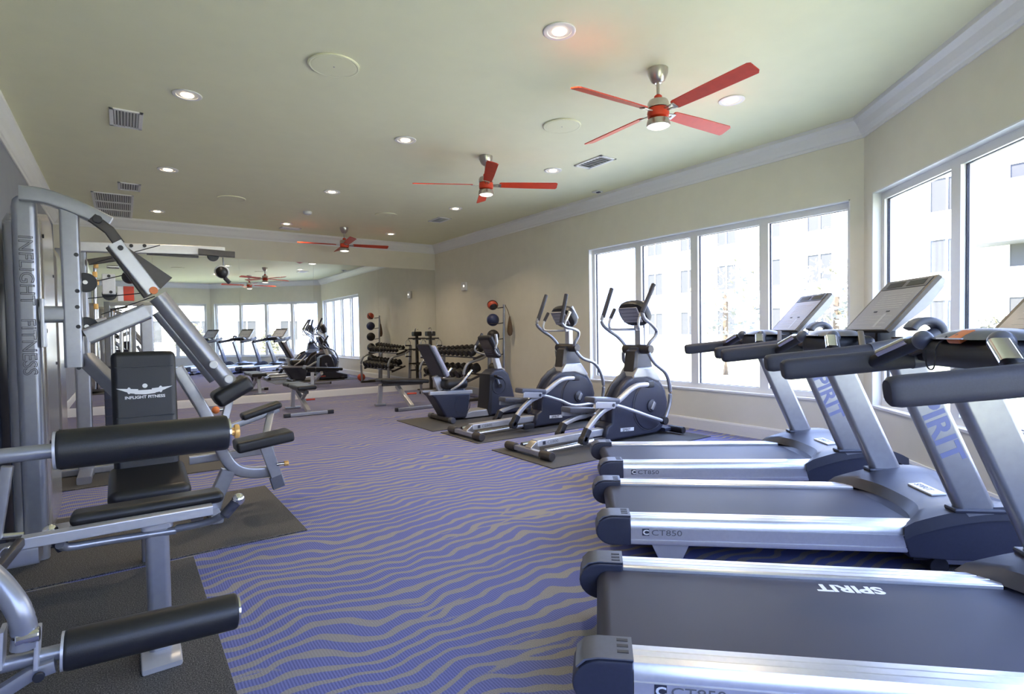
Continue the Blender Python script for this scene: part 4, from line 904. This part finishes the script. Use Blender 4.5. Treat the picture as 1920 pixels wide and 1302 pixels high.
# ------------------------------------------------------------------ leg machine in the foreground (roller plane y = 1.8, bench plane y = 2.35)
def leg_machine():
    t = thing('leg_curl_machine', 'silver leg machine in the foreground with two black foam rollers and a bench', 'weight machine', (-.05, 2.2, .009))
    B = lambda mb, n, m, p=t, **k: mb.build(n, m, p, world=True, **k)
    Q = atY
    A = Q(40, 1008, 2.33); C = Q(398, 963, 2.33); z = (A.z+C.z)/2
    B(MB().bar([(A.x, 2.33, z), (C.x, 2.33, z)], .05, .036, .005), 'seat_rail', 'silver_light')
    B(MB().bar([(-.165, 2.52, z), (C.x, 2.52, z)], .05, .036, .005), 'seat_rail', 'silver_light')
    B(MB().bar([(C.x-.05, 2.33, z-.02), (C.x-.05, 2.52, z-.02)], .04, .03, .005), 'rail_tie', 'steel_dark')
    B(MB().box((.065, 2.425, z+.026), (.47, .135, .046), Matrix.Rotation(R(-4), 3, 'X'), .022, 4), 'bench_pad', 'vinyl')
    px = .079
    po = B(MB().sweep([(px, 2.42, .02), (px, 2.42, .44), (px, 2.42, z-.015)], rrect(.075, .10, .02, 3), (0, 1, 0)), 'support_post', 'silver')
    B(MB().sweep([(px, 2.42, z-.05), (px, 2.42, z-.02)], rrect(.10, .12, .02, 3), (0, 1, 0)), 'post_collar', 'silver_light', po)
    fp = MB().prism([(2.30, .01), (2.30, .028), (2.345, .05), (2.50, .05), (2.50, .01)], 'x', px-.063, px+.063, .008); B(fp, 'foot_plate', 'silver_light')
    # grab handles
    for pts, g0, g1 in (([Q(330, 992, 2.38), Q(375, 983, 2.36), Q(402, 975, 2.33), Q(418, 966, 2.30)], Q(420, 968, 2.30), Q(444, 940, 2.30)), ([Q(330, 995, 2.38), Q(200, 1015, 2.38), Q(130, 1026, 2.36), Q(112, 1022, 2.33)], Q(120, 1030, 2.40), Q(97, 1000, 2.40))):
        h = B(MB().tube(pts, .014, 12, 5), 'handle_tube', 'silver')
        B(MB().cyl(g0, g1, .019, 14, .003), 'handle_grip', 'foam_grip', h); B(MB().ball(g1+(g1-g0).normalized()*.008, .023, 16, 10), 'grip_end', 'chrome', h)
    # rollers
    for z0, zz, xr, nm in ((.918, .918, .243, 'upper'), (.400, .380, .253, 'lower')):
        xl = -.150; a = V(xl, 1.8, z0); b = V(xr, 1.8, zz); d = (b-a).normalized()
        ro = B(MB().cyl(a, b, .051, 28, .010), nm+'_roller', 'vinyl')
        B(MB().cyl(a-d*.004, a+d*.002, .048, 24), 'roller_ring', 'silver_light', ro); B(MB().cyl(b-d*.002, b+d*.005, .040, 24), 'roller_ring', 'chrome', ro)
        B(MB().cyl(a-d*.22, a, .019, 14), 'roller_shaft', 'silver', ro)
        if nm == 'upper':
            B(MB().cyl(b, b+d*.018, .012, 12), 'knob_stem', 'brass', ro); B(MB().cyl(b+d*.016, b+d*.030, .021, 16, .004), 'pull_knob', 'brass', ro)
    # leg lever at the left edge
    B(MB().tube([Q(-40, 1060, 1.80), Q(0, 1096, 1.78), Q(34, 1143, 1.76), Q(46, 1185, 1.76), Q(44, 1215, 1.76)], .026, 14, 5), 'leg_lever', 'silver')
    for u in (72, 6):
        a = Q(u, 1178, 1.78); b = Q(u-3, 1248, 1.78); B(MB().bar([a, b], .010, .06, .004, (0, 1, 0)), 'lever_bracket', 'silver_light')
    B(MB().bar([Q(-30, 1320, 1.78), Q(60, 1262, 1.78), Q(104, 1246, 1.78)], .035, .035, .01), 'lever_tube', 'silver')
    k = Q(73, 1268, 1.75); B(MB().cyl(k, k+V(0, -.012, 0), .012, 14, .003), 'lever_bolt', 'black_plastic')
    k = Q(60, 1192, 1.75); B(MB().cyl(k+V(-.03, 0, 0), k+V(.015, 0, 0), .018, 14, .003), 'lever_pivot', 'chrome')
    B(MB().bar([Q(38, 1018, 2.30), Q(-25, 1095, 2.05)], .022, .03, .006), 'link_arm', 'steel_dark')
    B(MB().bar([Q(14, 875, 2.35), Q(-8, 1010, 2.35)], .03, .03, .006, (1, 0, 0)), 'frame_plate', 'silver')
    B(MB().tube([Q(-30, 1010, 2.36), Q(45, 1003, 2.36)], .010, 10), 'pivot_rod', 'chrome')
    k = Q(15, 1035, 2.30); B(MB().cyl(k, k+V(0, -.02, 0), .02, 14, .004), 'pivot_bolt', 'chrome')
    # tower beyond the left edge that carries the bench and the lever
    B(MB().bb((-.80, 2.10, .012), (-.52, 2.60, 1.75), .05, 3), 'stack_shroud', 'silver')
    B(MB().bar([(-.55, 2.42, .49), (-.25, 2.42, .49)], .12, .06, .012), 'bench_beam', 'silver')
    B(MB().bar([(-.40, 1.80, .36), (-.40, 1.80, .96)], .05, .06, .01, (1, 0, 0)), 'roller_frame', 'silver')
    B(MB().bar([(-.40, 1.80, .62), (-.60, 2.2, .62)], .05, .06, .01), 'roller_arm', 'silver')
leg_machine()

# ------------------------------------------------------------------ cable machine near the left wall (plane y ~ 6.2)
def cable_machine():
    t = thing('cable_machine', 'grey cable machine behind the lat machine with an overhead arm and hanging strap', 'weight machine', (-.1, 6.2, .009))
    B = lambda mb, n, m, p=t, **k: mb.build(n, m, p, world=True, **k)
    Y0 = 5.95; Q = lambda u, v, Y=Y0: atY(u, v, Y)
    B(MB().bar([(-.30, 6.05, .012), (-.30, 6.05, 2.04)], .12, .11, .02, (1, 0, 0)), 'main_post', 'silver')
    B(MB().sweep([(-.58, 6.3, .10), (-.58, 6.3, .16), (-.58, 6.3, 1.9), (-.58, 6.3, 1.98)], rrect(.26, .62, .08, 5), (0, 1, 0), [.9, 1, 1, .85]), 'stack_shroud', 'shroud_silver')
    B(MB().bar([(.175, 6.1, .012), (.175, 6.1, 1.50)], .12, .10, .015, (1, 0, 0)), 'side_post', 'silver')
    B(MB().bar([(-.75, 6.1, .04), (.24, 6.1, .04)], .12, .06, .012), 'base_beam', 'silver'); B(MB().bar([(-.30, 5.65, .04), (-.30, 6.6, .04)], .10, .06, .012), 'base_foot', 'silver')
    bo = B(MB().bar([Q(150, 463), Q(421, 472)], .075, .085, .01), 'overhead_arm', 'silver_light')
    B(MB().bar([Q(275, 476), Q(372, 482)], .04, .02, .004), 'arm_track', 'steel_dark', bo)
    for u in (246, 271): p = Q(u, 461, 5.90); B(MB().cyl(p, p+V(0, -.01, 0), .015, 10), 'arm_bolt', 'black_plastic', bo)
    B(MB().bar([Q(372, 472, 5.89), Q(440, 478, 5.89)], .03, .06, .008), 'pulley_block', 'steel_dark', bo)
    p = Q(400, 480, 5.89); B(MB().cyl(p, p+V(0, .04, 0), .05, 18, .006), 'pulley', 'black_plastic', bo)
    B(MB().tube([Q(418, 483), Q(419, 502)], .006, 6), 'carabiner', 'chrome', bo)
    for u, v, ln in ((178, 500, 230), (212, 610, 110), (228, 612, 100), (244, 590, 110)):
        B(MB().tube([Q(u, v, 6.2), Q(u+2, v+ln, 6.2)], .014, 10), 'guide_rod', 'chrome')
    B(MB().bb((-.16, 6.10, .20), (.08, 6.35, .95), .01), 'weight_stack', 'navy_plastic')
    for k in range(9): B(MB().bb((-.162, 6.095, .275+.075*k), (.082, 6.10, .279+.075*k)), 'plate_gap', 'steel_dark', smooth=False)
    pl = B(MB().bb(tuple(Q(192, 552, 6.0)), tuple(Q(216, 515, 6.05)), .006), 'pulley_plate', 'silver_light')
    for u, v in ((204, 518), (208, 548)): p = Q(u, v, 5.99); B(MB().cyl(p, p+V(0, -.01, 0), .013, 10), 'plate_bolt', 'black_plastic', pl)
    p = Q(205, 552, 6.03); B(MB().cyl(p, p+V(0, .03, 0), .055, 18, .006), 'pulley', 'black_plastic')
    for u, v in ((180, 498), (178, 515), (181, 530), (180, 575)): p = Q(u, v, 5.98); B(MB().box(p, (.035, .02, .05), None, .008), 'brass_fitting', 'brass')
    B(MB().bar([Q(165, 492), Q(250, 480)], .05, .05, .008), 'fitting_bar', 'steel_dark')
    B(MB().bb(tuple(Q(232, 564, 6.02)), tuple(Q(251, 538, 6.06)), .004), 'red_cover', 'red'); B(MB().bb(tuple(Q(221, 565, 6.02)), tuple(Q(231, 538, 6.06)), .004), 'white_cover', 'white_plastic')
    B(MB().bar([Q(176, 604, 5.9), Q(200, 598, 5.9)], .035, .035, .012), 'grip_peg', 'silver_light')
    for u, v in ((200, 500), (238, 505)): p = Q(u, v, 6.1); B(MB().cyl(p, p+V(.09, 0, 0), .016, 10), 'roller_guide', 'chrome')
    B(MB().ball(Q(243, 520, 6.0), .06, 16, 12), 'rubber_stop', 'black_plastic')
    s = thing('hanging_strap', 'black strap handle hanging from the overhead cable arm', 'handle', tuple(Q(418, 532)))
    c = Q(416, 510); B(MB().ball(c, .058, 16, 12, (.9, .8, 1.05)), 'strap_roll', 'vinyl', s)
    B(MB().cyl(Q(421, 521), Q(431, 531), .02, 12, .004), 'strap_tail', 'foam_grip', s); B(MB().torus(c, .06, .008, (.3, 1, .5), 18, 6), 'strap_band', 'white_plastic', s)
cable_machine()
